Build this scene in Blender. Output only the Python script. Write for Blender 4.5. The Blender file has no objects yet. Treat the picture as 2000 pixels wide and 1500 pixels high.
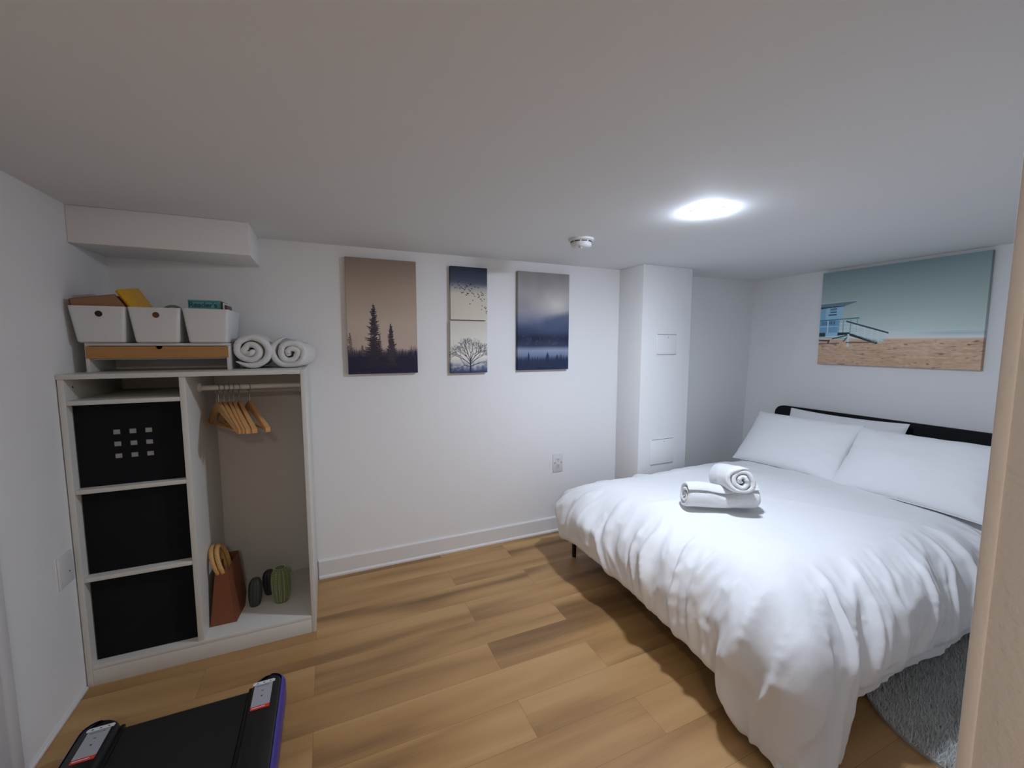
import bpy, bmesh, math, random
import numpy as np
from mathutils import Vector, Matrix
PI = math.pi
sc = bpy.context.scene
COL = sc.collection
H = 2.05
XR = 4.68          # right wall
LED = (2.555, -1.37)

# ------------------------------------------------------------------ camera
F, YAW, PIT, ROL = 822.21, .4146, -.0959, .0010
cd = bpy.data.cameras.new('camera'); cam = bpy.data.objects.new('camera', cd); COL.objects.link(cam)
fw = Vector((math.sin(YAW)*math.cos(PIT), math.cos(YAW)*math.cos(PIT), math.sin(PIT)))
r0 = Vector((math.cos(YAW), -math.sin(YAW), 0)); u0 = r0.cross(fw)
rr = math.cos(ROL)*r0 + math.sin(ROL)*u0; uu = -math.sin(ROL)*r0 + math.cos(ROL)*u0
M = Matrix.Identity(4)
for i in range(3):
    M[i][0] = rr[i]; M[i][1] = uu[i]; M[i][2] = -fw[i]
M[0][3], M[1][3], M[2][3] = .9892, -2.7857, 1.4659
cam.matrix_world = M
cd.sensor_fit = 'HORIZONTAL'; cd.sensor_width = 36; cd.lens = F/2000*36
cd.clip_start = .02; cd.clip_end = 60
sc.camera = cam

# ------------------------------------------------------------------ world, exposure, lights
w = bpy.data.worlds.new('world'); sc.world = w; w.use_nodes = True
w.node_tree.nodes['Background'].inputs[0].default_value = (.6, .62, .68, 1)
w.node_tree.nodes['Background'].inputs[1].default_value = .02
vs = sc.view_settings
vs.view_transform = 'Standard'; vs.look = 'None'; vs.gamma = 1; vs.use_curve_mapping = False
vs.exposure = 1.32
LED_STRENGTH = 208
HALL_STRENGTH = 64
LED_COL = (.80, .90, 1.08)
HALL_COL = (1.0, .88, .75)

# ------------------------------------------------------------------ materials
def lin(c):
    return tuple((v/255/12.92 if v/255 <= .04045 else ((v/255+.055)/1.055)**2.4) for v in c)
def mat(name, col, rough=.6, metal=0, bump=None, var=None, spec=.5, emis=None, sheen=0, coat=0):
    """col linear rgb. bump=(scale, strength, dist, stretch); var=(scale, amount, stretch)"""
    m = bpy.data.materials.new(name); m.use_nodes = True
    n, l = m.node_tree.nodes, m.node_tree.links
    b = n['Principled BSDF']
    b.inputs['Base Color'].default_value = (*col, 1); b.inputs['Roughness'].default_value = rough
    b.inputs['Metallic'].default_value = metal; b.inputs['Specular IOR Level'].default_value = spec
    b.inputs['Sheen Weight'].default_value = sheen; b.inputs['Coat Weight'].default_value = coat
    tc = n.new('ShaderNodeTexCoord')
    def noise(scale, stretch, det=4):
        mp = n.new('ShaderNodeMapping'); mp.inputs['Scale'].default_value = stretch
        l.new(tc.outputs['Object'], mp.inputs[0])
        t = n.new('ShaderNodeTexNoise'); t.inputs['Scale'].default_value = scale; t.inputs['Detail'].default_value = det
        l.new(mp.outputs[0], t.inputs['Vector']); return t
    if var:
        t = noise(var[0], var[2] if len(var) > 2 else (1, 1, 1))
        r = n.new('ShaderNodeMapRange'); r.inputs[3].default_value = 1-var[1]; r.inputs[4].default_value = 1+var[1]
        l.new(t.outputs[0], r.inputs[0])
        mx = n.new('ShaderNodeVectorMath'); mx.operation = 'SCALE'; mx.inputs[0].default_value = col
        l.new(r.outputs[0], mx.inputs['Scale']); l.new(mx.outputs[0], b.inputs['Base Color'])
    if bump:
        t = noise(bump[0], bump[3] if len(bump) > 3 else (1, 1, 1))
        bp = n.new('ShaderNodeBump'); bp.inputs['Strength'].default_value = bump[1]; bp.inputs['Distance'].default_value = bump[2]
        l.new(t.outputs[0], bp.inputs['Height']); l.new(bp.outputs[0], b.inputs['Normal'])
    if emis:
        b.inputs['Emission Color'].default_value = (*emis[0], 1); b.inputs['Emission Strength'].default_value = emis[1]
    return m

M_wall = mat('wall_paint', (.86, .86, .86), .55, bump=(90, .12, .004), var=(1.5, .012), spec=.35)
M_ceil = mat('ceiling_paint', (.80, .815, .815), .8, bump=(70, .10, .003), spec=.25)
M_hall = mat('hall_paint', (.64, .595, .56), .6, bump=(120, .3, .003), spec=.35)
M_base = mat('baseboard_paint', (.78, .77, .76), .4)
M_mel = mat('white_melamine', (.66, .655, .62), .38, var=(3, .02))
M_melback = mat('white_backboard', (.60, .59, .565), .5)
M_black = mat('black_fabric', (.0045, .0055, .008), .85, bump=(400, .4, .001), spec=.25)
M_patch = mat('pale_cutout', (.45, .46, .45), .7)
M_bin = mat('white_plastic', (.70, .71, .71), .35)
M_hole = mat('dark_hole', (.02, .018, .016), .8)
M_bamboo = mat('bamboo', lin((178, 128, 72)), .45, var=(6, .18, (1, 1, 14)), bump=(60, .15, .001, (.1, 1, 1)))
M_brown = mat('brown_wood', lin((150, 108, 74)), .5, var=(8, .25, (1, 12, 12)))
M_brownin = mat('brown_edge', lin((96, 58, 38)), .6)
M_towel = mat('white_terry', (.83, .83, .82), .95, bump=(260, 1.0, .004), sheen=.3, spec=.2)
M_duvet = mat('white_cotton', (.84, .845, .855), .8, bump=(22, .16, .008, (1, 1.6, 1)), sheen=.12, spec=.25)
M_pillow = mat('white_pillowcase', (.83, .84, .85), .8, bump=(14, .12, .008), sheen=.12, spec=.25)
M_sheet = mat('mattress_fabric', (.6, .6, .6), .8)
M_headb = mat('headboard_black', (.006, .006, .008), .75, bump=(500, .3, .001), spec=.3)
M_metalb = mat('black_metal', (.01, .01, .012), .4, metal=.3)
M_wood = mat('hanger_wood', lin((206, 158, 104)), .42, var=(20, .15, (1, 1, 8)))
M_steel = mat('steel', (.35, .33, .30), .3, metal=1)
M_plast = mat('white_abs', (.74, .74, .74), .35)
M_dark = mat('dark_slot', (.01, .01, .012), .6)
M_terra = mat('terracotta_leather', lin((122, 70, 42)), .6, bump=(200, .2, .001), var=(5, .1))
M_terra2 = mat('terracotta_seam', lin((120, 60, 38)), .6)
M_rattan = mat('rattan', lin((205, 160, 98)), .6, bump=(60, .6, .002, (1, 1, 1)), var=(25, .25))
M_cact1 = mat('cactus_dark', lin((62, 72, 70)), .5)
M_cact2 = mat('cactus_blackish', lin((48, 52, 56)), .5)
M_cact3 = mat('cactus_green', lin((104, 116, 82)), .55)
M_spine = mat('cactus_spine', lin((190, 196, 150)), .6)
M_belt = mat('tread_belt', (.014, .014, .014), .7, bump=(500, .8, .001), var=(200, .3), spec=.3)
M_rail = mat('tread_rail', (.012, .012, .013), .42)
M_blue = mat('blue_trim', lin((52, 42, 140)), .35)
M_silver = mat('silver_label', lin((168, 170, 178)), .5)
M_lwhite = mat('label_white', lin((222, 224, 230)), .5)
M_red = mat('label_red', lin((215, 60, 48)), .5)
M_print = mat('label_print', lin((60, 62, 70)), .6)
M_rug = mat('rug_pile', (.80, .82, .80), .95, sheen=.4, spec=.1)
M_rugb = mat('rug_backing', (.45, .47, .46), .95)
M_yellow = mat('yellow_cover', lin((226, 170, 24)), .4, var=(30, .2))
M_yel2 = mat('page_edges', lin((205, 185, 130)), .7, bump=(300, .5, .001, (1, 1, 1)))
M_teal = mat('teal_cover', lin((96, 168, 172)), .4)
M_tealtxt = mat('teal_print', lin((24, 74, 84)), .5)
M_tealdk = mat('teal_dark', lin((50, 120, 126)), .5)
M_maroon = mat('maroon_cover', lin((92, 50, 56)), .5)
M_greyg = mat('grey_green', lin((140, 156, 148)), .5)
M_led = mat('led_lens', (.9, .9, .9), .5, emis=(LED_COL, LED_STRENGTH))
M_hled = mat('hall_led_lens', (.9, .9, .9), .5, emis=(HALL_COL, HALL_STRENGTH))
M_gap_shadow = mat('panel_gap_shadow', (.22, .23, .25), .7)  # dark grey standing in for the shade around the access panel doors
M_scuff = mat('scuff', lin((95, 85, 78)), .8)

def mat_floor():
    m = bpy.data.materials.new('vinyl_plank'); m.use_nodes = True
    n, l = m.node_tree.nodes, m.node_tree.links
    b = n['Principled BSDF']; tc = n.new('ShaderNodeTexCoord')
    br = n.new('ShaderNodeTexBrick')
    br.offset = .37; br.offset_frequency = 2; br.squash = 1
    br.inputs['Scale'].default_value = 1; br.inputs['Brick Width'].default_value = 1.22
    br.inputs['Row Height'].default_value = .181; br.inputs['Mortar Size'].default_value = .0007
    br.inputs['Mortar Smooth'].default_value = .3; br.inputs['Bias'].default_value = 0
    br.inputs['Color1'].default_value = (0, 0, 0, 1); br.inputs['Color2'].default_value = (1, 1, 1, 1)
    br.inputs['Mortar'].default_value = (.5, .5, .5, 1)
    mp0 = n.new('ShaderNodeMapping'); mp0.inputs['Location'].default_value = (.33, .06, 0)
    l.new(tc.outputs['Object'], mp0.inputs[0]); l.new(mp0.outputs[0], br.inputs['Vector'])
    # offset the grain per plank
    cmb = n.new('ShaderNodeVectorMath'); cmb.operation = 'MULTIPLY_ADD'
    cmb.inputs[1].default_value = (37, 19, 0)
    l.new(br.outputs['Color'], cmb.inputs[0]); l.new(tc.outputs['Object'], cmb.inputs[2])
    def nz(scale, st, det, rough=.55, dist=0):
        mp = n.new('ShaderNodeMapping'); mp.inputs['Scale'].default_value = st
        l.new(cmb.outputs[0], mp.inputs[0]); t = n.new('ShaderNodeTexNoise')
        t.inputs['Scale'].default_value = scale; t.inputs['Detail'].default_value = det
        t.inputs['Roughness'].default_value = rough; t.inputs['Distortion'].default_value = dist
        l.new(mp.outputs[0], t.inputs['Vector']); return t
    big = nz(1.0, (.8, 7, 1), 2.5, .45, .35); fine = nz(4, (1.0, 32, 1), 6, .65)
    rp = n.new('ShaderNodeValToRGB'); e = rp.color_ramp.elements
    e[0].position = .30; e[0].color = (*lin((126, 94, 60)), 1)
    e[1].position = .72; e[1].color = (*lin((190, 152, 103)), 1)
    k = e.new(.5); k.color = (*lin((170, 131, 84)), 1)
    mixf = n.new('ShaderNodeMath'); mixf.operation = 'MULTIPLY_ADD'; mixf.inputs[1].default_value = .16
    sub = n.new('ShaderNodeMath'); sub.operation = 'SUBTRACT'; sub.inputs[1].default_value = .5
    l.new(fine.outputs[0], sub.inputs[0]); l.new(sub.outputs[0], mixf.inputs[0]); l.new(big.outputs[0], mixf.inputs[2])
    pl = n.new('ShaderNodeMath'); pl.operation = 'MULTIPLY_ADD'; pl.inputs[1].default_value = .06
    sp = n.new('ShaderNodeSeparateColor'); l.new(br.outputs['Color'], sp.inputs[0])
    l.new(sp.outputs[0], pl.inputs[0]); l.new(mixf.outputs[0], pl.inputs[2])
    l.new(pl.outputs[0], rp.inputs[0])
    mx = n.new('ShaderNodeMix'); mx.data_type = 'RGBA'
    l.new(br.outputs['Fac'], mx.inputs[0]); l.new(rp.outputs[0], mx.inputs[6]); mx.inputs[7].default_value = (*lin((122, 88, 52)), 1)
    l.new(mx.outputs[2], b.inputs['Base Color'])
    b.inputs['Roughness'].default_value = .42; b.inputs['Specular IOR Level'].default_value = .4
    bp = n.new('ShaderNodeBump'); bp.inputs['Strength'].default_value = .15; bp.inputs['Distance'].default_value = .002
    l.new(fine.outputs[0], bp.inputs['Height']); l.new(bp.outputs[0], b.inputs['Normal'])
    return m
M_floor = mat_floor()

def mat_attr():
    m = bpy.data.materials.new('printed_canvas'); m.use_nodes = True
    n, l = m.node_tree.nodes, m.node_tree.links; b = n['Principled BSDF']
    a = n.new('ShaderNodeVertexColor'); a.layer_name = 'print'
    l.new(a.outputs[0], b.inputs['Base Color']); b.inputs['Roughness'].default_value = .8
    b.inputs['Specular IOR Level'].default_value = .2
    t = n.new('ShaderNodeTexNoise'); t.inputs['Scale'].default_value = 700
    bp = n.new('ShaderNodeBump'); bp.inputs['Strength'].default_value = .2; bp.inputs['Distance'].default_value = .0006
    tc = n.new('ShaderNodeTexCoord'); l.new(tc.outputs['Object'], t.inputs['Vector'])
    l.new(t.outputs[0], bp.inputs['Height']); l.new(bp.outputs[0], b.inputs['Normal'])
    return m
M_print_canvas = mat_attr()

# ------------------------------------------------------------------ helpers
class MB:
    """collects shapes into one mesh; every shape may have its own material slot"""
    def __init__(s): s.v = []; s.f = []; s.m = []; s.sm = []
    def add(s, vs_, fs_, mi=0, smooth=False):
        o = len(s.v); s.v += [tuple(p) for p in vs_]
        for f in fs_: s.f.append(tuple(i+o for i in f)); s.m.append(mi); s.sm.append(smooth)
        return s
    def box(s, a, b, bev=0, mi=0, mtx=None, seg=2):
        bm = bmesh.new()
        bmesh.ops.create_cube(bm, size=1)
        for v in bm.verts:
            v.co = Vector((a[i]+(b[i]-a[i])*(v.co[i]+.5) for i in range(3)))
        if bev: bmesh.ops.bevel(bm, geom=bm.edges[:], offset=bev, segments=seg, affect='EDGES', profile=.5)
        return s._bm(bm, mi, mtx, bev > 0)
    def _bm(s, bm, mi, mtx, smooth=False):
        if mtx: bm.transform(mtx)
        bm.verts.index_update()
        s.add([v.co[:] for v in bm.verts], [[v.index for v in f.verts] for f in bm.faces], mi, smooth)
        bm.free(); return s
    def prism(s, poly, axis, a, b, mi=0, mtx=None, bev=0):
        """poly: 2-D points in the plane of the other two axes"""
        def P(p, t):
            q = list(p); q.insert(axis, t); return q
        n = len(poly)
        bm = bmesh.new()
        va = [bm.verts.new(P(p, a)) for p in poly]; vb = [bm.verts.new(P(p, b)) for p in poly]
        bm.faces.new(va); bm.faces.new(vb[::-1])
        for i in range(n): bm.faces.new((va[i], vb[i], vb[(i+1) % n], va[(i+1) % n]))
        bmesh.ops.recalc_face_normals(bm, faces=bm.faces[:])
        if bev:
            bmesh.ops.bevel(bm, geom=[e for e in bm.edges], offset=bev, segments=2, affect='EDGES')
        return s._bm(bm, mi, mtx, False)
    def tube(s, pts, r, n=10, mi=0, closed=False, mtx=None):
        pts = [Vector(p) for p in pts]; N = len(pts); vs_, fs_ = [], []
        up = None
        for i, p in enumerate(pts):
            if closed: t = (pts[(i+1) % N]-pts[i-1])
            else: t = pts[min(i+1, N-1)]-pts[max(i-1, 0)]
            t.normalize()
            if up is None: up = Vector((0, 0, 1)) if abs(t.z) < .9 else Vector((1, 0, 0))
            a = (up - t*up.dot(t)).normalized(); up = a; b = t.cross(a)
            R = r[i] if isinstance(r, (list, tuple)) else r
            for k in range(n):
                q = p + a*R*math.cos(2*PI*k/n) + b*R*math.sin(2*PI*k/n)
                vs_.append(mtx @ q if mtx else q)
        for i in range(N if closed else N-1):
            for k in range(n):
                j = (i+1) % N
                fs_.append((i*n+k, i*n+(k+1) % n, j*n+(k+1) % n, j*n+k))
        if not closed:
            fs_.append(tuple(range(n))[::-1]); fs_.append(tuple((N-1)*n+k for k in range(n)))
        return s.add(vs_, fs_, mi, True)
    def lathe(s, prof, c=(0, 0, 0), n=40, mi=0, mtx=None, smooth=True):
        vs_, fs_ = [], []
        for (r, z) in prof:
            for k in range(n):
                q = Vector((c[0]+r*math.cos(2*PI*k/n), c[1]+r*math.sin(2*PI*k/n), c[2]+z)); vs_.append(mtx @ q if mtx else q)
        for i in range(len(prof)-1):
            for k in range(n): fs_.append((i*n+k, i*n+(k+1) % n, (i+1)*n+(k+1) % n, (i+1)*n+k))
        fs_.append(tuple(range(n))[::-1]); fs_.append(tuple((len(prof)-1)*n+k for k in range(n)))
        return s.add(vs_, fs_, mi, smooth)
    def build(s, name, mats, parent=None, origin=None, smooth=None):
        me = bpy.data.meshes.new(name)
        o0 = Vector(origin) if origin else Vector((0, 0, 0))
        me.from_pydata([tuple(Vector(p)-o0) for p in s.v], [], s.f); me.update()
        if not isinstance(mats, (list, tuple)): mats = [mats]
        for m in mats: me.materials.append(m)
        me.polygons.foreach_set('material_index', s.m)
        me.polygons.foreach_set('use_smooth', s.sm if smooth is None else [smooth]*len(s.sm))
        bm = bmesh.new(); bm.from_mesh(me); bmesh.ops.recalc_face_normals(bm, faces=bm.faces[:]); bm.to_mesh(me); bm.free()
        if any(s.sm):
            try: me.set_sharp_from_angle(angle=math.radians(40))
            except Exception: pass
        o = bpy.data.objects.new(name, me); COL.objects.link(o); o.location = o0
        if parent:
            o.parent = parent
        return o
def tag(o, label, cat, group=None, kind=None):
    o['label'] = label; o['category'] = cat
    if group: o['group'] = group
    if kind: o['kind'] = kind
    return o
def thing(name, loc, label, cat, group=None, rz=0):
    o = bpy.data.objects.new(name, None); COL.objects.link(o); o.location = loc; o.rotation_euler = (0, 0, rz)
    o.empty_display_size = .05
    return tag(o, label, cat, group)
def struct(o, label=None, cat=None):
    o['kind'] = 'structure'
    if label: o['label'] = label
    if cat: o['category'] = cat
    return o
def copy_tree(o, parent=None):
    c = o.copy(); COL.objects.link(c)
    if parent: c.parent = parent
    for ch in list(o.children): copy_tree(ch, c)
    return c
def rng_noise(seed):
    rs = np.random.RandomState(seed); tab = rs.rand(256, 256)*2-1
    def f(x, y):
        xi = np.floor(x).astype(int); yi = np.floor(y).astype(int); fx = x-xi; fy = y-yi
        fx = fx*fx*(3-2*fx); fy = fy*fy*(3-2*fy)
        g = lambda a, b: tab[a % 256, b % 256]
        return (g(xi, yi)*(1-fx)+g(xi+1, yi)*fx)*(1-fy) + (g(xi, yi+1)*(1-fx)+g(xi+1, yi+1)*fx)*fy
    return f
def grid_mesh(name, Pm, mats, parent=None, closed_u=False, origin=None, smooth=True):
    nu, nv = Pm.shape[:2]
    V = Pm.reshape(-1, 3)
    iu = np.arange(nu if closed_u else nu-1); iv = np.arange(nv-1)
    A, B = np.meshgrid(iu, iv, indexing='ij'); A2 = (A+1) % nu
    Fq = np.stack([A*nv+B, A2*nv+B, A2*nv+B+1, A*nv+B+1], -1).reshape(-1, 4)
    me = bpy.data.meshes.new(name)
    o0 = np.array(origin if origin is not None else (0, 0, 0), float)
    me.from_pydata((V-o0).tolist(), [], Fq.tolist()); me.update()
    me.polygons.foreach_set('use_smooth', [smooth]*len(me.polygons))
    for m in (mats if isinstance(mats, (list, tuple)) else [mats]): me.materials.append(m)
    o = bpy.data.objects.new(name, me); COL.objects.link(o); o.location = o0
    if parent: o.parent = parent
    return o

# ================================================================== ROOM SHELL
Y0 = -4.6    # hall end
struct(MB().box((-.12, Y0-.12, -.1), (XR+.2, .12, 0)).build('floor', M_floor), 'honey oak wood plank floor of the room', 'floor')
struct(MB().box((-.12, Y0-.12, H), (XR+.2, .12, H+.1)).build('ceiling', M_ceil), 'white plaster ceiling', 'ceiling')
struct(MB().box((-.12, Y0-.12, 0), (0, .12, H)).build('wall_left', M_wall), 'white wall on the left of the wardrobe', 'wall')
struct(MB().box((0, 0, 0), (XR+.2, .12, H)).build('wall_back', M_wall), 'long white wall behind the wardrobe', 'wall')
# right wall, slightly out of plumb at its far end
mb = MB()
vs_ = [(XR-.035, 0, 0), (XR+.2, 0, 0), (XR+.2, Y0, 0), (XR, Y0, 0), (XR+.045, 0, H), (XR+.2, 0, H), (XR+.2, Y0, H), (XR, Y0, H),
       (XR, -.65, 0), (XR+.2, -.65, 0), (XR, -.65, H), (XR+.2, -.65, H)]
mb.add(vs_, [(0, 8, 10, 4), (8, 3, 7, 10), (0, 1, 9, 8), (8, 9, 2, 3), (4, 10, 11, 5), (10, 7, 6, 11), (1, 5, 11, 9), (9, 11, 6, 2), (0, 4, 5, 1), (3, 2, 6, 7)])
struct(mb.build('wall_right', M_wall), 'white wall behind the headboard', 'wall')
struct(MB().box((0, Y0-.12, 0), (XR+.2, Y0, H)).build('wall_hall', M_hall))
# front wall with the doorway the photograph is taken through
XJ, YF, YN = 1.75, -2.553, -2.70
struct(MB().box((XJ+.012, YN, 0), (XR+.05, YF-.011, H), .002).build('wall_front', M_hall), 'wall beside the doorway at the right edge', 'wall')
mb = MB()
mb.box((XJ, YN-.004, 0), (XJ+.012, YF-.014, H), .0015)
mb.box((XJ-.003, YF-.0145, 0), (XJ+.075, YF, H), .0025)
mb.box((XJ-.004, YN-.01, 0), (XJ+.05, YN+.085, H), .0015)
struct(mb.build('trim_doorway', M_hall), 'beige doorway jamb at the right edge', 'doorway jamb')
# scuff marks on jamb
# soffit over the wardrobe corner
struct(MB().box((0, -.3418, 1.8926), (.666, 0, H), .004).build('wall_soffit', M_wall), 'boxed white soffit under the ceiling in the left corner', 'soffit')
# pillar
struct(MB().box((3.1525, -.2769, 0), (3.6388, 0, H), .004).build('wall_pillar', M_wall), 'white boxed pillar with two access panels', 'pillar')
# baseboards
def baseboard(name, x0, x1):
    p = [(-.0, 0), (-.022, 0), (-.022, .010), (-.017, .017), (-.013, .019), (-.013, .108), (-.009, .115), (0, .115)]
    mb = MB(); mb.prism(p, 0, x0, x1)
    return struct(mb.build(name, M_base), 'low white baseboard along the back wall', 'baseboard')
baseboard('baseboard_back', .895, 3.1525)
mb = MB(); mb.box((0, -.953, 0), (.010, -.54, .012), .002)
struct(mb.build('baseboard_left', M_base), 'thin white strip at the foot of the left wall', 'baseboard')
# closet door on the left wall
mb = MB(); mb.box((0, -1.02, 0), (.014, -.955, H-.1652), .004); mb.box((0, -1.95, 0), (.014, -1.885, H-.1652), .004); mb.box((0, -1.95, H-.165), (.014, -.955, H-.10), .004)
dcas = struct(mb.build('door_1', M_base), 'white door casing on the left wall', 'door')
MB().box((.0005, -1.884, .01), (.02, -1.022, H-.167), .002).build('door_panel', M_base, dcas)
MB().lathe([(.026, 0), (.026, .006), (.011, .010), (.011, .035), (.024, .045), (.027, .058), (.02, .068), (.002, .070)], mtx=Matrix.Translation((.02, -1.82, 1.0)) @ Matrix.Rotation(PI/2, 4, 'Y')).build('door_knob', M_steel, dcas)

# ================================================================== LAMPS
def led(name, x, y, rad, lens, label):
    t = thing(name, (x, y, H), label, 'ceiling light')
    MB().lathe([(rad, 0), (rad, -.002), (rad-.002, -.003), (rad-.006, -.003), (rad-.006, 0)], n=64).build('trim_ring', M_plast, t)
    pr = [(rad-.0065, -.002), (rad-.0065, -.0045)]
    for k in range(1, 7): a = k/6*PI/2; pr.append(((rad-.0065)*math.cos(a)+.001, -.0045-.011*math.sin(a)))
    MB().lathe(pr, n=64).build('lens', lens, t)
    return t
led('ceiling_light', LED[0], LED[1], .074, M_led, 'bright round LED ceiling light above the bed')
led('ceiling_light', .9, -3.75, .112, M_hled, 'round ceiling light in the hall behind the doorway')

# smoke detector
t = thing('smoke_detector', (2.325, -.715, H), 'round white smoke detector on the ceiling above the bed foot', 'smoke detector')
MB().lathe([(.070, 0), (.070, -.010), (.066, -.013), (.060, -.014)], n=56).build('base_plate', M_plast, t)
MB().lathe([(.057, -.014), (.057, -.022), (.0575, -.024), (.058, -.030), (.056, -.040), (.050, -.046), (.030, -.049), (.001, -.049)], n=56).build('cover', M_plast, t)
for k in range(9):
    a0 = k*2*PI/9; mb = MB(); vv = []
    for j in range(9):
        a = a0 + j/8*.52
        for (r, z) in ((.0576, -.0165), (.0576, -.0215), (.0590, -.0215), (.0590, -.0165)):
            vv.append((r*math.cos(a), r*math.sin(a), z))
    ff = [(0, 1, 2, 3), (35, 34, 33, 32)]
    for j in range(8):
        for q in range(4): ff.append((j*4+q, j*4+(q+1) % 4, (j+1)*4+(q+1) % 4, (j+1)*4+q))
    mb.add(vv, ff); mb.build('vent_slot', M_dark, t)
mb = MB(); mb.lathe([(.011, -.049), (.011, -.0515), (.009, -.053), (.001, -.053)], c=(-.012, -.012, 0), n=20)
mb.build('test_button', M_plast, t)
mb = MB(); mb.tube([(-.035, -.035, -.044), (-.04, -.04, -.052), (-.032, -.042, -.056), (-.028, -.040, -.05)], .0016, 6); mb.build('tab', M_scuff, t)

# ================================================================== OUTLETS AND PANELS
def outlet(name, mtx, label, w_=.088, h_=.146):
    t = thing(name, (0, 0, 0), label, 'power outlet'); t.matrix_world = mtx
    MB().box((-w_/2, -.006, -h_/2), (w_/2, 0, h_/2), .0025).build('cover_plate', M_plast, t)
    MB().box((-.021, -.0085, -.045), (.021, -.005, .045), .0015).build('receptacle', M_plast, t)
    for s in (-1, 1):
        mb = MB(); z = s*.024
        mb.box((-.0085, -.0092, z), (-.0055, -.008, z+.011)); mb.box((.0055, -.0092, z), (.0085, -.008, z+.009))
        mb.lathe([(.003, 0), (.003, .001), (.0001, .001)], n=12, mtx=Matrix.Translation((0, -.0083, z-.008)) @ Matrix.Rotation(PI/2, 4, 'X'))
        mb.build('socket_slots', M_dark, t)
    for s in (-1, 1):
        mb = MB(); mb.box((s*.029-.0022, -.0068, -.004), (s*.029+.0022, -.0055, .006)); mb.build('screw_slot', M_dark, t)
    return t
outlet('power_outlet', Matrix.Translation((2.603, 0, .545)), 'white power outlet on the back wall beside the bed')
t = thing('wall_plate', (0, -.60, .565), 'blank white wall plate on the left wall beside the wardrobe', 'wall plate', rz=PI/2)
MB().box((-.050, -.007, -.064), (.050, 0, .064), .003).build('cover_plate', M_plast, t)
MB().lathe([(.003, 0), (.003, .001), (.0001, .0012)], n=14, mtx=Matrix.Translation((.018, -.0068, -.015)) @ Matrix.Rotation(PI/2, 4, 'X')).build('screw', M_scuff, t)
for (x0, x1, z0, z1, lb) in ((3.292, 3.497, 1.377, 1.541, 'upper white access panel, high on the pillar'), (3.270, 3.506, .515, .725, 'lower white access panel, just above the bed on the pillar')):
    t = thing('access_panel', ((x0+x1)/2, -.2769, z0), lb, 'access panel')
    MB().box((x0, -.2769-.004, z0), (x1, -.2769, z1), .001).build('panel_frame', M_wall, t).matrix_parent_inverse = Matrix.Translation(-Vector(t.location))
    MB().box((x0+.010, -.2769-.0065, z0+.008), (x1-.010, -.2769-.0035, z1-.008), .0015).build('panel_door', M_wall, t).matrix_parent_inverse = Matrix.Translation(-Vector(t.location))
    for zz in (z0+.0055, z1-.0075): MB().box((x0+.008, -.2769-.0066, zz), (x1-.008, -.2769-.0041, zz+.0028)).build('panel_gap_shadow', M_gap_shadow, t).matrix_parent_inverse = Matrix.Translation(-Vector(t.location))  # raised dark strips: shadow line above and below the door, put in as colour
    MB().lathe([(.004, 0), (.004, .001), (.0001, .001)], n=14, mtx=Matrix.Translation(((x0+x1)/2+.012, -.2834, z1-.026)) @ Matrix.Rotation(PI/2, 4, 'X')).build('latch', M_silver, t).matrix_parent_inverse = Matrix.Translation(-Vector(t.location))

def put(mb, name, mats, t, **k):
    """part given in world coordinates under a translated thing"""
    o = mb.build(name, mats, t, **k)
    o.matrix_parent_inverse = Matrix.Translation(-Vector(t.location)) @ Matrix.Identity(4)
    return o

# ================================================================== WARDROBE
WD, WX0, WX1, WH = -.533, .004, .890, 1.340
t = thing('open_wardrobe', (.447, -.27, 0), 'white open wardrobe with shelves on the left and a hanging rail on the right', 'wardrobe')
TH = .020
b_ = .0012
put(MB().box((WX0-.003, WD-.002, WH-TH), (WX1-TH, -.002, WH), b_), 'top_panel', M_mel, t)
put(MB().box((WX0, WD, 0), (WX0+TH, -.012, WH-TH-.0005), b_), 'side_panel', M_mel, t)
put(MB().box((WX1-TH+.0005, WD, 0), (WX1, -.002, WH), b_), 'side_panel', M_mel, t)
put(MB().box((.396, WD+.004, .0905), (.419, -.014, WH-TH-.0005), b_), 'divider', M_mel, t)
put(MB().box((WX0+TH, -.012, .07), (WX1-TH, -.003, WH-TH), 0), 'back_panel', M_melback, t)
put(MB().box((WX0+TH+.0005, WD, .0), (WX1-TH, WD+.018, .072), b_), 'plinth', M_mel, t)
put(MB().box((WX0+TH+.0005, WD, .0725), (WX1-TH, -.014, .090), b_), 'bottom_panel', M_mel, t)
for z in (1.214, .843, .463):
    put(MB().box((WX0+TH+.0005, WD+.004, z), (.3955, -.014, z+.018), b_), 'shelf', M_mel, t)
RY, RZ = -.33, 1.250
put(MB().tube([(.425, RY, RZ), (.866, RY, RZ)], .0125, 20), 'hanging_rail', M_mel, t)
for x0, x1 in ((.4192, .432), (.857, .8703)):
    put(MB().lathe([(.024, 0), (.024, .006), (.018, x1-x0), (.001, x1-x0)] if x0 < .5 else [(.018, 0), (.024, x1-x0-.006), (.024, x1-x0), (.001, x1-x0)], n=24,
        mtx=Matrix.Translation((x0, RY, RZ+.004)) @ Matrix.Rotation(PI/2, 4, 'Y')), 'rail_bracket', M_mel, t)
mb = MB()
mb.lathe([(.004, 0), (.004, .0012), (.0001, .0012)], n=12, mtx=Matrix.Translation((.0242, -.47, 1.285)) @ Matrix.Rotation(PI/2, 4, 'Y'))
put(mb, 'screw_hole', M_dark, t)

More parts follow.
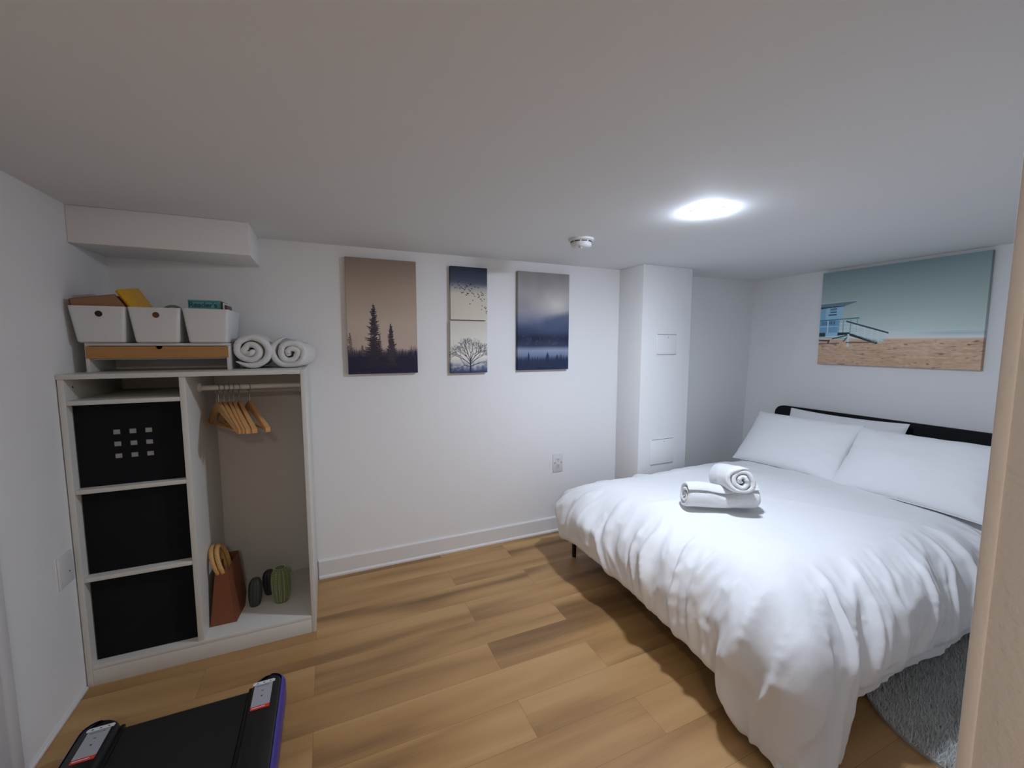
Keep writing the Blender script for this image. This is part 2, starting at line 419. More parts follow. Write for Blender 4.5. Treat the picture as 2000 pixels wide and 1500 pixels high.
# storage boxes
def storage_box(z0, z1, label, squares):
    x0, x1, y0, y1 = .0275, .392, -.492, -.03
    t = thing('storage_box', ((x0+x1)/2, y0, z0), label, 'storage box', None if squares else 'plain black storage boxes in the wardrobe')
    mb = MB(); th = .006
    def Bx(a, b): mb.box(a, b, .0015)
    if squares:
        # front panel with nine square cut-outs, built as a lattice
        xs = [x0]; zs = [z0]
        cx = [.1585, .2125, .2665]; cz = [.985, 1.037, 1.089]; h = .0125
        for c in cx: xs += [c-h, c+h]
        for c in cz: zs += [c-h+.002, c+h-.002]
        xs.append(x1); zs.append(z1)
        vv = []; ff = []
        def q(a, b, c, d):
            o = len(vv); vv.extend([a, b, c, d]); ff.append((o, o+1, o+2, o+3))
        for i in range(len(xs)-1):
            for j in range(len(zs)-1):
                hole = (i % 2 == 1) and (j % 2 == 1)
                X0, X1, Z0, Z1 = xs[i], xs[i+1], zs[j], zs[j+1]
                if not hole:
                    q((X0, y0, Z0), (X1, y0, Z0), (X1, y0, Z1), (X0, y0, Z1)); q((X0, y0+th, Z0), (X0, y0+th, Z1), (X1, y0+th, Z1), (X1, y0+th, Z0))
                else:
                    q((X0, y0, Z0), (X0, y0, Z1), (X0, y0+th, Z1), (X0, y0+th, Z0)); q((X1, y0, Z0), (X1, y0+th, Z0), (X1, y0+th, Z1), (X1, y0, Z1))
                    q((X0, y0, Z0), (X0, y0+th, Z0), (X1, y0+th, Z0), (X1, y0, Z0)); q((X0, y0, Z1), (X1, y0, Z1), (X1, y0+th, Z1), (X0, y0+th, Z1))
        mb.add(vv, ff)
    else:
        Bx((x0, y0, z0), (x1, y0+th, z1))
    put(mb, 'front_panel', M_black, t)
    mb = MB()
    mb.box((x0, y0+th, z0), (x0+th, y1, z1)); mb.box((x1-th, y0+th, z0), (x1, y1, z1)); mb.box((x0+th, y1-th, z0), (x1-th, y1, z1)); mb.box((x0+th, y0+th, z0), (x1-th, y1-th, z0+th))
    put(mb, 'box_body', M_black, t)
    if squares:
        put(MB().box((x0+.09, y0+th+.0005, .955), (x1-.08, y0+th+.003, 1.12)), 'liner', M_patch, t)
        t.children[-1]['label'] = 'pale liner seen through the cut-outs'
    else:
        put(MB().box((x0+.004, y0-.0012, z1-.012), (x1-.004, y0+.0005, z1-.003), .0005), 'hem', M_black, t)
storage_box(.862, 1.212, 'black storage box with nine pale square cut-outs, top of the three', True)
storage_box(.482, .842, 'plain black storage box on the middle shelf of the wardrobe', False)
storage_box(.091, .462, 'plain black storage box at the bottom of the wardrobe', False)

# hangers
def hanger():
    t = thing('coat_hanger', (0, 0, 0), '', 'coat hanger', 'wooden hangers on the wardrobe rail')
    # local: rail passes through origin along x; hanger lies in y-z plane
    mb = MB(); pts = []
    R = .0165
    for k in range(15):
        a = math.radians(-50 + k*230/14); pts.append((0, -R*math.cos(a)*1.0, R*math.sin(a)))
    pts = pts[::1]
    pts += [(0, R*.95, -.012), (0, R*.35, -.024), (0, 0, -.036), (0, 0, -.075)]
    mb.tube(pts, .0021, 7); mb.build('hook', M_steel, t)
    mb = MB(); W = .185
    n = 26; top = []; bot = []
    for k in range(n+1):
        y = -W + 2*W*k/n; s = abs(y)/W
        zt = -.070 - .115*s**1.25; hh = .026*(1-s)+.021
        top.append((y, zt)); bot.append((y, zt-hh))
    vv, ff = [], []
    for k in range(n+1):
        s = abs(top[k][0])/W; th = .006+.0045*s; bend = .018*s*s
        for (sx, p) in ((-1, top[k]), (1, top[k]), (1, bot[k]), (-1, bot[k])):
            vv.append((sx*th+bend, p[0], p[1]))
    for k in range(n):
        for q in range(4): ff.append((k*4+q, k*4+(q+1) % 4, (k+1)*4+(q+1) % 4, (k+1)*4+q))
    ff += [(3, 2, 1, 0), (n*4, n*4+1, n*4+2, n*4+3)]
    mb.add(vv, ff, 0, True); mb.build('shoulder_bar', M_wood, t)
    mb = MB(); mb.tube([(.012, -W+.016, -.195), (.012, W-.016, -.195)], .0055, 10); mb.build('trouser_bar', M_wood, t)
    return t
h0 = hanger()
hl = [(.497, -29, 'leftmost wooden hanger, its far corner sticking out'), (.519, -24, 'second wooden hanger from the left on the rail'), (.541, -22, 'third wooden hanger from the left on the rail'),
      (.560, -20, 'fourth wooden hanger from the left on the rail'), (.585, -20, 'fifth wooden hanger from the left on the rail'), (.628, 24, 'rightmost wooden hanger, hanging apart from the others')]
for i, (x, a, lb) in enumerate(hl):
    h = h0 if i == 0 else copy_tree(h0)
    h.location = (x, RY, RZ-.0018); h.rotation_euler = (0, 0, math.radians(abs(a))); h['label'] = lb

# handbag
t = thing('tote_bag', (.47, -.30, .0905), 'terracotta tapered tote bag with round rattan handles on the wardrobe floor', 'bag')
zb, zt = .0908, .352
bb = [(.424, -.435), (.532, -.435), (.548, -.300), (.535, -.165), (.428, -.165)]
tt = [(.452, -.408), (.508, -.408), (.511, -.3), (.515, -.200), (.462, -.200)]
vv = [(x, y, zb) for x, y in bb] + [(x, y, zt) for x, y in tt]
n5 = 5; ff = [(4, 3, 2, 1, 0)] + [(i, (i+1) % n5, n5+(i+1) % n5, n5+i) for i in range(n5)]
ti = [(x*.86+.14*.483, y*.9+.1*-.3, zt) for x, y in tt]; tb = [(x, y, zt-.10) for x, y, _ in ti]
vv += ti + tb
ff += [(n5+i, n5+(i+1) % n5, 2*n5+(i+1) % n5, 2*n5+i) for i in range(n5)] + [(2*n5+i, 2*n5+(i+1) % n5, 3*n5+(i+1) % n5, 3*n5+i) for i in range(n5)] + [tuple(3*n5+i for i in range(n5))]
put(MB().add(vv, ff), 'bag_body', M_terra, t)
mb = MB()
mb.tube([(.532, -.4352, .092), (.508, -.4082, .3515)], .0018, 6); mb.tube([(.424, -.4352, .092), (.452, -.4082, .3515)], .0015, 6)
mb.tube([(.452, -.408, zt), (.508, -.408, zt), (.515, -.2, zt), (.462, -.2, zt)], .002, 6, closed=True)
put(mb, 'seam', M_terra2, t)
for s, (xx, tl) in enumerate(((.452, -.34), (.474, -.30))):
    mb = MB()
    for q in range(4):
        pts = []
        for k in range(36):
            a = 2*PI*k/36; R = .078+.004*math.cos(q*PI/2+6*a); off = .0045*math.sin(q*PI/2+6*a)
            y = -.335 + R*math.cos(a)*.95; z = .372 + R*math.sin(a); x = xx + off + tl*(z-.372)*.9
            pts.append((x, y, z))
        mb.tube(pts, .0065, 7, closed=True)
    put(mb, 'handle', M_rattan, t)

# cacti
def cactus(name, c, R, Ht, ribs, m, label, beads=False, lean=0):
    t = thing(name, c, label, 'cactus ornament', 'ceramic cacti on the wardrobe floor')
    nu, nv = ribs*10, 26; Pm = np.zeros((nu, nv, 3))
    for i in range(nu):
        a = 2*PI*i/nu
        rb = 1 - .13*(1-abs(math.cos(a*ribs/2)))
        for j in range(nv):
            s = j/(nv-1)
            prof = (max(0, 1-abs(2*s-1.02)**3.2))**.5 if s > .5 else (.74+.26*math.sin(min(1, s/.45)*PI/2))
            if j == nv-1: prof = .001
            r = R*prof*(rb if s > .03 else rb*.95)
            Pm[i, j] = (r*math.cos(a)+lean*s*Ht, r*math.sin(a), s*Ht)
    o = grid_mesh('body', Pm, m, t, closed_u=True)
    MB().lathe([(R*.70, .0001), (R*.74, .002), (R*.001, .0022)], n=24).build('foot', m, t)
    if beads:
        mb = MB()
        for i in range(ribs):
            for da in (-.09, .09):
                a = 2*PI*i/ribs + da
                for j in range(22):
                    s = .06+.90*j/21
                    prof = (max(0, 1-abs(2*s-1.02)**3.2))**.5 if s > .5 else (.74+.26*math.sin(min(1, s/.45)*PI/2))
                    r = R*prof*(1-.13*(1-abs(math.cos(a*ribs/2))))
                    p = Vector((r*math.cos(a)+lean*s*Ht, r*math.sin(a), s*Ht)); d = .0027
                    mb.add([p+Vector(q)*d for q in ((1, 0, 0), (-1, 0, 0), (0, 1, 0), (0, -1, 0), (0, 0, 1), (0, 0, -1))],
                           [(0, 2, 4), (2, 1, 4), (1, 3, 4), (3, 0, 4), (2, 0, 5), (1, 2, 5), (3, 1, 5), (0, 3, 5)])
        b = mb.build('spines', M_spine, t); b['kind'] = 'stuff'
    return t
cactus('ceramic_cactus', (.595, -.315, .0905), .033, .150, 8, M_cact1, 'small dark grey ceramic cactus next to the tote bag', lean=.06)
cactus('ceramic_cactus', (.655, -.225, .0905), .034, .135, 8, M_cact2, 'blackish ceramic cactus half hidden behind the others')
cactus('ceramic_cactus', (.720, -.325, .0905), .046, .190, 12, M_cact3, 'large green beaded ceramic cactus at the right', True)

# ================================================================== ON TOP OF THE WARDROBE
RX0, RX1, RYF, RYB, RT = .047, .567, -.405, -.150, 1.466
t = thing('desktop_riser', ((RX0+RX1)/2, RYF, WH), 'low white riser with a bamboo drawer standing on the wardrobe', 'riser')
ZS = WH+.0005
put(MB().box((RX0, RYF, RT-.012), (RX1, RYB, RT), .0015), 'top_board', M_mel, t)
put(MB().box((RX0, RYF, ZS), (RX0+.012, RYB, RT-.0125), .001), 'side_panel', M_mel, t)
put(MB().box((RX1-.012, RYF, ZS), (RX1, RYB, RT-.0125), .001), 'side_panel', M_mel, t)
put(MB().box((RX0+.012, RYB-.010, ZS), (RX1-.012, RYB, RT-.0125), 0), 'back_panel', M_melback, t)
# drawer with half-round finger notch in the middle of its front
zt_, zb_ = RT-.0145, RT-.066; xm = (RX0+RX1)/2-.005; poly = [(RX0+.004, zb_), (RX1-.004, zb_), (RX1-.004, zt_)]
for k in range(13): a = PI*k/12; poly.append((xm+.013*math.cos(a), zt_-.013*math.sin(a)))
poly.append((RX0+.004, zt_))
dr = put(MB().prism(poly, 1, RYF-.004, RYF+.008), 'drawer_front', M_bamboo, t)
mb = MB(); mb.box((RX0+.014, RYF+.008, zb_), (RX1-.014, RYB-.012, zb_+.004)); mb.box((RX0+.014, RYF+.008, zb_), (RX0+.02, RYB-.012, zt_-.012)); mb.box((RX1-.02, RYF+.008, zb_), (RX1-.014, RYB-.012, zt_-.012))
put(mb, 'drawer_tray', M_bamboo, t)
put(MB().box((RX0+.012, RYF+.02, RT-.0725), (RX1-.012, RYB-.01, RT-.0675)), 'drawer_support', M_melback, t)

def bin_(x0, x1, label, hole, hole_m=None):
    yf, yb, z0, z1 = -.437, -.150, RT+.0008, RT+.156
    tp = .016; W = x1-x0; th = .003
    t = thing('storage_bin', ((x0+x1)/2, (yf+yb)/2, z0), label, 'storage bin', 'white plastic bins on the riser')
    def ring(inset, z, rad, n=6, dx=0):
        pts = []
        f = (z-z0)/(z1-z0); ix = tp*(1-f)+inset; X0, X1, Yf, Yb = x0+ix, x1-ix, yf+tp*(1-f)+inset, yb-tp*(1-f)-inset
        for (cx_, cy_, a0) in ((X1-rad, Yb-rad, 0), (X0+rad, Yb-rad, PI/2), (X0+rad, Yf+rad, PI), (X1-rad, Yf+rad, 1.5*PI)):
            for k in range(n+1):
                a = a0+PI/2*k/n; pts.append((cx_+rad*math.cos(a), cy_+rad*math.sin(a), z))
        return pts
    rings = [ring(.006, z0, .012), ring(0, z0+.006, .014), ring(0, z1-.002, .014), ring(.001, z1, .014), ring(th, z1, .012), ring(th, z0+.006, .012)]
    N = len(rings[0]); vv = sum(rings, []); ff = [tuple(range(N))[::-1]]
    for i in range(len(rings)-1):
        for k in range(N): ff.append((i*N+k, i*N+(k+1) % N, (i+1)*N+(k+1) % N, (i+1)*N+k))
    ff.append(tuple((len(rings)-1)*N+k for k in range(N)))
    put(MB().add(vv, ff, 0, True), 'bin_body', M_bin, t)
    if hole:
        zc = z1-.032; f = (zc-z0)/(z1-z0); yy = yf+tp*(1-f); sl = math.atan2(tp, z1-z0)
        mt = Matrix.Translation(((x0+x1)/2+.005, yy-.0004, zc)) @ Matrix.Rotation(PI/2+sl, 4, 'X')
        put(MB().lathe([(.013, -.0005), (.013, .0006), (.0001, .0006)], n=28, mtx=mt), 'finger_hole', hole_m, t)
        mt = Matrix.Translation(((x0+x1)/2+.005, yy-.0004, zc)) @ Matrix.Rotation(PI/2+sl, 4, 'X')
        put(MB().tube([mt @ Vector((.0138*math.cos(2*PI*k/28), .0138*math.sin(2*PI*k/28), .0006)) for k in range(28)], .0012, 6, closed=True), 'hole_rim', M_bin, t)
    return t
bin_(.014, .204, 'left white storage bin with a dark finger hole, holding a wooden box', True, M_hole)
bin_(.208, .396, 'middle white storage bin with a brown-showing finger hole, holding yellow magazines', True, M_brownin)
bin_(.400, .580, 'right white storage bin without a hole, holding a teal book', False)

# wooden box tilted in the left bin
t = thing('wooden_box', (.11, -.39, RT+.01), 'brown wooden box sticking out of the left storage bin', 'box')
def wbox(y0, y1, ins): return MB().prism([(.034+ins, RT+.07), (.182-ins, RT+.07), (.197-ins, 1.628), (.168-ins*.5, 1.673-ins), (.019+ins, 1.649-ins)], 1, y0, y1)
put(wbox(-.424, -.412, 0), 'front_board', M_brown, t)
put(wbox(-.411, -.235, .003), 'box_body', M_brownin, t)
put(MB().tube([(.019, -.4215, 1.649), (.168, -.4215, 1.673), (.197, -.4215, 1.628)], .0022, 6), 'dark_rim', M_brownin, t)
put(MB().tube([(.020, -.4225, 1.647), (.026, -.4225, 1.60)], .0035, 6), 'corner_strip', M_brownin, t)
# magazines
def mag(c, rot, size, m, label, name='magazine', group=None, cat='magazine'):
    t = thing(name, c, label, cat, group)
    t.rotation_euler = rot
    w_, th, h_ = size
    MB().box((-w_/2, -th/2, 0), (w_/2, -th/2+.0012, h_), .0003).build('front_cover', m, t)
    MB().box((-w_/2, th/2-.0012, 0), (w_/2, th/2, h_), .0003).build('back_cover', m, t)
    MB().box((-w_/2+.001, -th/2+.0014, .001), (w_/2-.002, th/2-.0014, h_-.002), 0).build('pages', M_yel2, t)
    MB().box((-w_/2-.0008, -th/2, 0), (-w_/2+.0004, th/2, h_), .0003).build('spine', m, t)
    return t
mx_ = Vector((.07, .985, .15)).normalized(); mz_ = Vector((-.47, 0, .88)); mz_ = (mz_-mx_*mz_.dot(mx_)).normalized(); my_ = mz_.cross(mx_)
mrot = Matrix((mx_, my_, mz_)).transposed().to_euler()
mtop = Vector((.176, -.418, 1.694))
mag(mtop-mz_*.212+mx_*.090, mrot, (.180, .009, .212), M_yellow, 'front yellow magazine leaning out of the middle bin', group='yellow magazines in the middle bin')
mag(mtop-mz_*.210+mx_*.103-my_*-.0105, mrot, (.180, .008, .212), M_yellow, 'rear yellow magazine leaning out of the middle bin', group='yellow magazines in the middle bin')
t = thing('coiled_band', (.333, -.30, 1.60), 'grey-green rounded band at the right end of the middle bin', 'band')
put(MB().tube([(.333+.045*math.cos(a), -.30, 1.592+.048*math.sin(a)) for a in [PI*k/16 for k in range(17)]], .006, 8), 'band_loop', M_greyg, t)
# teal book with its title
t = thing('teal_book', (.455, -.37, RT+.006), "teal book titled Reader's standing in the right bin", 'book')
bx0, bx1, bz1 = .408, .537, 1.668
put(MB().box((bx0, -.360, RT+.008), (bx1, -.357, bz1), .002), 'front_cover', M_teal, t)
put(MB().box((bx0, -.340, RT+.008), (bx1, -.337, bz1), .002), 'back_cover', M_teal, t)
put(MB().box((bx0+.002, -.3568, RT+.01), (bx1-.002, -.3402, bz1-.003)), 'pages', M_yel2, t)
put(MB().box((bx0+.002, -.3606, bz1-.009), (bx1-.012, -.3602, bz1-.005)), 'cover_band', M_tealdk, t)
cu = bpy.data.curves.new('txt', 'FONT'); cu.body = "Reader's"; cu.size = .0335; cu.extrude = .0004; cu.align_x = 'CENTER'; cu.offset = .0006; cu.space_character = .97
to = bpy.data.objects.new('txt', cu); COL.objects.link(to)
dg = bpy.context.evaluated_depsgraph_get(); me = bpy.data.meshes.new_from_object(to.evaluated_get(dg))
bpy.data.objects.remove(to)
me.name = 'title_text'; me.materials.clear(); me.materials.append(M_tealtxt)
o = bpy.data.objects.new('title_text', me); COL.objects.link(o); o.parent = t
o.location = Vector((.466, -.3606, 1.6345))-Vector(t.location); o.rotation_euler = (PI/2, 0, 0)
o['label'] = "dark teal title lettering reading Reader's"
for (x0, x1, h, m, lb) in ((.5405, .546, 1.662, M_print, 'dark thin booklet right beside the teal book'), (.5475, .553, 1.656, M_lwhite, 'white thin booklet two along from the teal book'), (.5545, .562, 1.647, M_maroon, 'maroon booklet at the right end of the right bin')):
    t = thing('booklet', ((x0+x1)/2, -.33, RT+.008), lb, 'booklet', 'booklets in the right bin')
    put(MB().box((x0, -.375, RT+.022), (x1, -.25, h), .0008), 'cover', m, t)
    put(MB().box((x0+.0012, -.3745, h-.0005), (x1-.0012, -.2505, h+.0005)), 'pages', M_yel2, t)

# ------------------------------------------------------------------ towels
def towel(name, R, L, label, group, turns=3.6, seed=1, mtx=None, squash=.93, flap=.5, sag=None):
    """rolled terry towel: one thick sheet wound in a spiral, axis along local y, end at y=0 (front) to y=L, resting on z=0"""
    t = thing(name, (0, 0, 0), label, 'towel', group)
    nz = rng_noise(seed)
    nU = int(turns*34); nV = 26
    th_tot = turns*2*PI
    pitch = (R-.004)/turns
    half = pitch*.485
    a = np.linspace(0, th_tot, nU)
    # end of the roll runs out tangentially a bit (a loose flap)
    r = .004 + pitch*a/(2*PI)
    y = np.linspace(0, L, nV)
    def surf(off, n_edge):
        P_ = np.zeros((nU, nV, 3))
        for j in range(nV):
            e = min(1, min(y[j], L-y[j])/.012); e = math.sqrt(max(0, 1-(1-e)**2))
            taper = .55+.45*e
            wob = nz(a*1.1, np.full_like(a, y[j]*14+seed))*.0065 + nz(a*3.3, np.full_like(a, y[j]*30+seed*3))*.0022
            rad = r + off*half*taper + wob
            ph = a + 1.9 - th_tot + flap
            yy = y[j] + (1-e)*0 + (nz(a*.9, np.full_like(a, 3.3+seed))*.006 if j in (0, nV-1) else 0)
            P_[:, j, 0] = rad*np.cos(-ph); P_[:, j, 1] = yy + (.010*np.sin(a*1.0+seed)*(1-y[j]/L)*.5); P_[:, j, 2] = rad*np.sin(-ph)*squash
        return P_
    So, Si = surf(1, 0), surf(-1, 0)
    # taper the two sheet ends
    for k in range(5):
        f = (k/5)
        m_ = (So[k]+Si[k])/2; So[k] = m_+(So[k]-m_)*f; Si[k] = m_+(Si[k]-m_)*f
        m_ = (So[-1-k]+Si[-1-k])/2; So[-1-k] = m_+(So[-1-k]-m_)*(.25+.75*f); Si[-1-k] = m_+(Si[-1-k]-m_)*(.25+.75*f)
    loop = np.concatenate([So, Si[::-1]], 0)     # closed around the cross-section
    zmin = loop[:, :, 2].min()
    loop[:, :, 2] -= zmin
    # flatten the contact
    loop[:, :, 2] = np.where(loop[:, :, 2] < .010, .010-(.010-loop[:, :, 2])*.35, loop[:, :, 2]); loop[:, :, 2] -= loop[:, :, 2].min()
    if sag is not None:
        loop = sag(loop)
    mt = np.array(mtx)
    Wp = loop @ mt[:3, :3].T + mt[:3, 3]
    # end caps: bridge outer and inner sheet at both ends
    nn = 2*nU
    V = Wp.reshape(-1, 3).tolist(); Fq = []
    for i in range(nn):
        i2 = (i+1) % nn
        for j in range(nV-1): Fq.append((i*nV+j, i2*nV+j, i2*nV+j+1, i*nV+j+1))
    for i in range(nU-1):
        o1, o2 = i, i+1; q1, q2 = nn-1-i, nn-2-i
        for j in (0, nV-1): Fq.append((o1*nV+j, o2*nV+j, q2*nV+j, q1*nV+j))
    me = bpy.data.meshes.new('towel_roll'); c0 = Vector(mt[:3, 3])
    t.location = c0
    me.from_pydata([tuple(Vector(v)-c0) for v in V], [], Fq); me.update()
    bm = bmesh.new(); bm.from_mesh(me); bmesh.ops.recalc_face_normals(bm, faces=bm.faces[:]); bm.to_mesh(me); bm.free()
    me.polygons.foreach_set('use_smooth', [True]*len(me.polygons)); me.materials.append(M_towel)
    o = bpy.data.objects.new('towel_roll', me); COL.objects.link(o); o.parent = t
    md = o.modifiers.new('sub', 'SUBSURF'); md.levels = 1; md.render_levels = 1
    # stitched edge strip along the loose end of the sheet
    strip = (So[-1]+Si[-1])/2
    strip = strip.copy(); strip[:, 2] -= 0
    return t
towel('rolled_towel', .088, .30, 'left rolled white towel on top of the wardrobe', 'rolled towels on the wardrobe', seed=3, mtx=Matrix.Translation((.646, -.375, WH+.001)), turns=2.5)
towel('rolled_towel', .086, .30, 'right rolled white towel on top of the wardrobe', 'rolled towels on the wardrobe', seed=8, mtx=Matrix.Translation((.822, -.370, WH+.001)) @ Matrix.Rotation(math.radians(-6), 4, 'Z'), turns=2.5, flap=2.6)

# ================================================================== PICTURES
class Img:
    def __init__(s, w_, h_, nx, ny):
        s.w, s.h, s.nx, s.ny = w_, h_, nx, ny
        s.u, s.v = np.meshgrid(np.linspace(0, 1, nx), np.linspace(0, 1, ny), indexing='ij')   # v upwards
        s.c = np.zeros((nx, ny, 3))
        s.asp = h_/w_
    def grad(s, stops):
        vv = [p for p, _ in stops]; cc = np.array([c for _, c in stops], float)
        for k in range(3): s.c[:, :, k] = np.interp(s.v, vv, cc[:, k])
    def blend(s, mask, col):
        mask = np.clip(mask, 0, 1)[..., None]; s.c = s.c*(1-mask)+np.array(col, float)*mask
    def line(s, x0, y0, x1, y1, wd, col, al=1, w2=None):
        """coordinates in units of picture width, y upwards"""
        X, Y = s.u, s.v*s.asp; dx, dy = x1-x0, y1-y0; L2 = dx*dx+dy*dy+1e-12
        pad = max(wd, .004)+.01
        ia, ib = int(max(0, (min(x0, x1)-pad)*(s.nx-1))), int(min(s.nx, (max(x0, x1)+pad)*(s.nx-1)+2))
        ja, jb = int(max(0, (min(y0, y1)-pad)/s.asp*(s.ny-1))), int(min(s.ny, (max(y0, y1)+pad)/s.asp*(s.ny-1)+2))
        if ia >= ib or ja >= jb: return
        X = X[ia:ib, ja:jb]; Y = Y[ia:ib, ja:jb]
        tt = np.clip(((X-x0)*dx+(Y-y0)*dy)/L2, 0, 1)
        d = np.hypot(X-x0-tt*dx, Y-y0-tt*dy)
        w_ = wd if w2 is None else wd+(w2-wd)*tt
        px = 1/s.nx
        m = np.clip((w_/2-d)/px+.5, 0, 1)*al
        m = m[..., None]; s.c[ia:ib, ja:jb] = s.c[ia:ib, ja:jb]*(1-m)+np.array(col, float)*m
    def poly(s, pts, col, al=1):
        X, Y = s.u, s.v*s.asp; inside = np.zeros(X.shape, bool); n = len(pts)
        for i in range(n):
            x0, y0 = pts[i]; x1, y1 = pts[(i+1) % n]
            cnd = ((y0 > Y) != (y1 > Y)); xi = (x1-x0)*(Y-y0)/((y1-y0) or 1e-9)+x0
            inside ^= cnd & (X < xi)
        s.blend(inside*al, col)
def canvas(im, x0, z0, label, group, axis='back', xw=0, y0=0, name='wall_picture', illum=.64, depth=.03):
    """im colours in display sRGB as seen; converted to surface colour"""
    nx, ny = im.nx, im.ny
    c = np.clip(im.c, 0, 255)/255; lc = np.where(c <= .04045, c/12.92, ((c+.055)/1.055)**2.4)/illum
    lc = np.clip(lc, .002, .9)
    U_ = im.u*im.w; V_ = im.v*im.h
    if axis == 'back':
        Pm = np.stack([x0+U_, np.full_like(U_, -depth), z0+V_], -1); org = (x0+im.w/2, 0, z0)
    else:
        Pm = np.stack([np.full_like(U_, xw-depth), y0-U_, z0+V_], -1); org = (xw, y0-im.w/2, z0)
    t = thing(name, org, label, 'picture', group)
    o = grid_mesh('printed_front', Pm, M_print_canvas, t, smooth=False, origin=org)
    o.location = (0, 0, 0)
    me = o.data; at = me.color_attributes.new('print', 'FLOAT_COLOR', 'POINT')
    arr = np.ones((nx*ny, 4), np.float32); arr[:, :3] = lc.reshape(-1, 3); at.data.foreach_set('color', arr.ravel())
    # wrapped canvas edges, coloured from the picture's border
    vv, ff, cl = [], [], []
    def strip(idx):
        o_ = len(vv)
        for (i, j) in idx:
            p = Pm[i, j]; q = p.copy()
            if axis == 'back': q[1] = -.0008
            else: q[0] = xw-.0008
            vv.append(tuple(p-np.array(org))); vv.append(tuple(q-np.array(org))); cl.append(lc[i, j]*.9); cl.append(lc[i, j]*.9)
        for k in range(len(idx)-1): ff.append((o_+2*k, o_+2*k+1, o_+2*k+3, o_+2*k+2))
    step = 4
    I = list(range(0, nx-1, step))+[nx-1]; J = list(range(0, ny-1, step))+[ny-1]
    strip([(i, 0) for i in I]); strip([(i, ny-1) for i in I]); strip([(0, j) for j in J]); strip([(nx-1, j) for j in J])
    me = bpy.data.meshes.new('canvas_edge'); me.from_pydata(vv, [], ff); me.update(); me.materials.append(M_print_canvas)
    at = me.color_attributes.new('print', 'FLOAT_COLOR', 'POINT'); arr = np.ones((len(vv), 4), np.float32); arr[:, :3] = np.array(cl); at.data.foreach_set('color', arr.ravel())
    e = bpy.data.objects.new('canvas_edge', me); COL.objects.link(e); e.parent = t
    return t
rnd = random.Random(5)
DK = (34, 32, 46)
def conifer(im, x, yb, yt, hw, col, seed, dens=26, droop=.25, al=.85):
    r = random.Random(seed)
    im.line(x, yb, x, yt, .016, col, 1, .004)
    for k in range(dens):
        f = k/(dens-1); y = yt-(yt-yb)*(.03+.95*f)
        for sd in (-1, 1):
            w_ = hw*(.10+.9*f**.75)*r.uniform(.5, 1.15)
            if r.random() < .1: continue
            y1 = y-w_*droop+r.uniform(-.01, .01)
            im.line(x, y, x+sd*w_*.55, y-w_*droop, .014, col, al, .016)
            im.line(x+sd*w_*.55, y-w_*droop, x+sd*w_, y-w_*droop*.6+r.uniform(0, .012), .015, col, al, .004)
            for q in range(3):
                a = r.uniform(.15, .9); im.line(x+sd*w_*a, y-w_*droop*a*.9, x+sd*w_*a*1.02, y-w_*droop*a-r.uniform(.008, .028), .009, col, al*.8, .003)
# A: conifers against a tan sky
A = Img(.421, .7057, 260, 436)
A.grad([(0, (36, 34, 50)), (.10, (40, 38, 54)), (.17, (70, 62, 66)), (.22, (164, 148, 136)), (.45, (168, 153, 138)), (.75, (148, 132, 117)), (1, (120, 107, 96))])
nzA = rng_noise(11)
A.c += (nzA(A.u*3, A.v*4)*3)[..., None]
r = random.Random(2)
for x, yb, yt, hw, cc in ((.03, .12, .60, .085, (92, 76, 74)), (.20, .15, .42, .06, (96, 80, 78)), (.335, .1, .66, .09, (84, 72, 76)), (.44, .1, .60, .08, (80, 68, 74))):
    conifer(A, x, yb, yt, hw, cc, int(x*100), 20, .3, .6)
for k in range(46):
    x = k/45; top = .33+.06*r.random() + (.05 if x > .88 else 0) + (.03 if x < .12 else 0) + (.05 if .2 < x < .45 else 0)
    wd = .02+.02*r.random()
    A.poly([(x-wd, .1), (x, top), (x+wd, .1)], (54, 50, 62), .9)
hgt = .27+.015*nzA(A.u*18, A.u*0+3.3)
A.blend(np.clip((hgt-A.v*A.asp)/.03, 0, 1)*.9, (40, 38, 54))
conifer(A, .365, .1, 1.03, .19, (48, 44, 50), 3, 34, .22, .92); conifer(A, .365, .3, .99, .10, (52, 48, 54), 13, 34, .4, .8)
conifer(A, .61, .1, .75, .125, (52, 47, 54), 7, 28, .35, .9); conifer(A, .61, .2, .72, .075, (60, 54, 60), 17, 28, .5, .8)
A.poly([(.30, .2), (.335, .45), (.365, .5), (.44, .2)], (50, 46, 56), .55)
A.poly([(.86, .2), (.885, .355), (.92, .2)], (44, 42, 56)); A.poly([(.94, .2), (.97, .36), (1.0, .2)], (44, 42, 56))
canvas(A, 1.1103, 1.2765, 'tall canvas print of dark conifers against a tan sky, leftmost on the back wall', None)
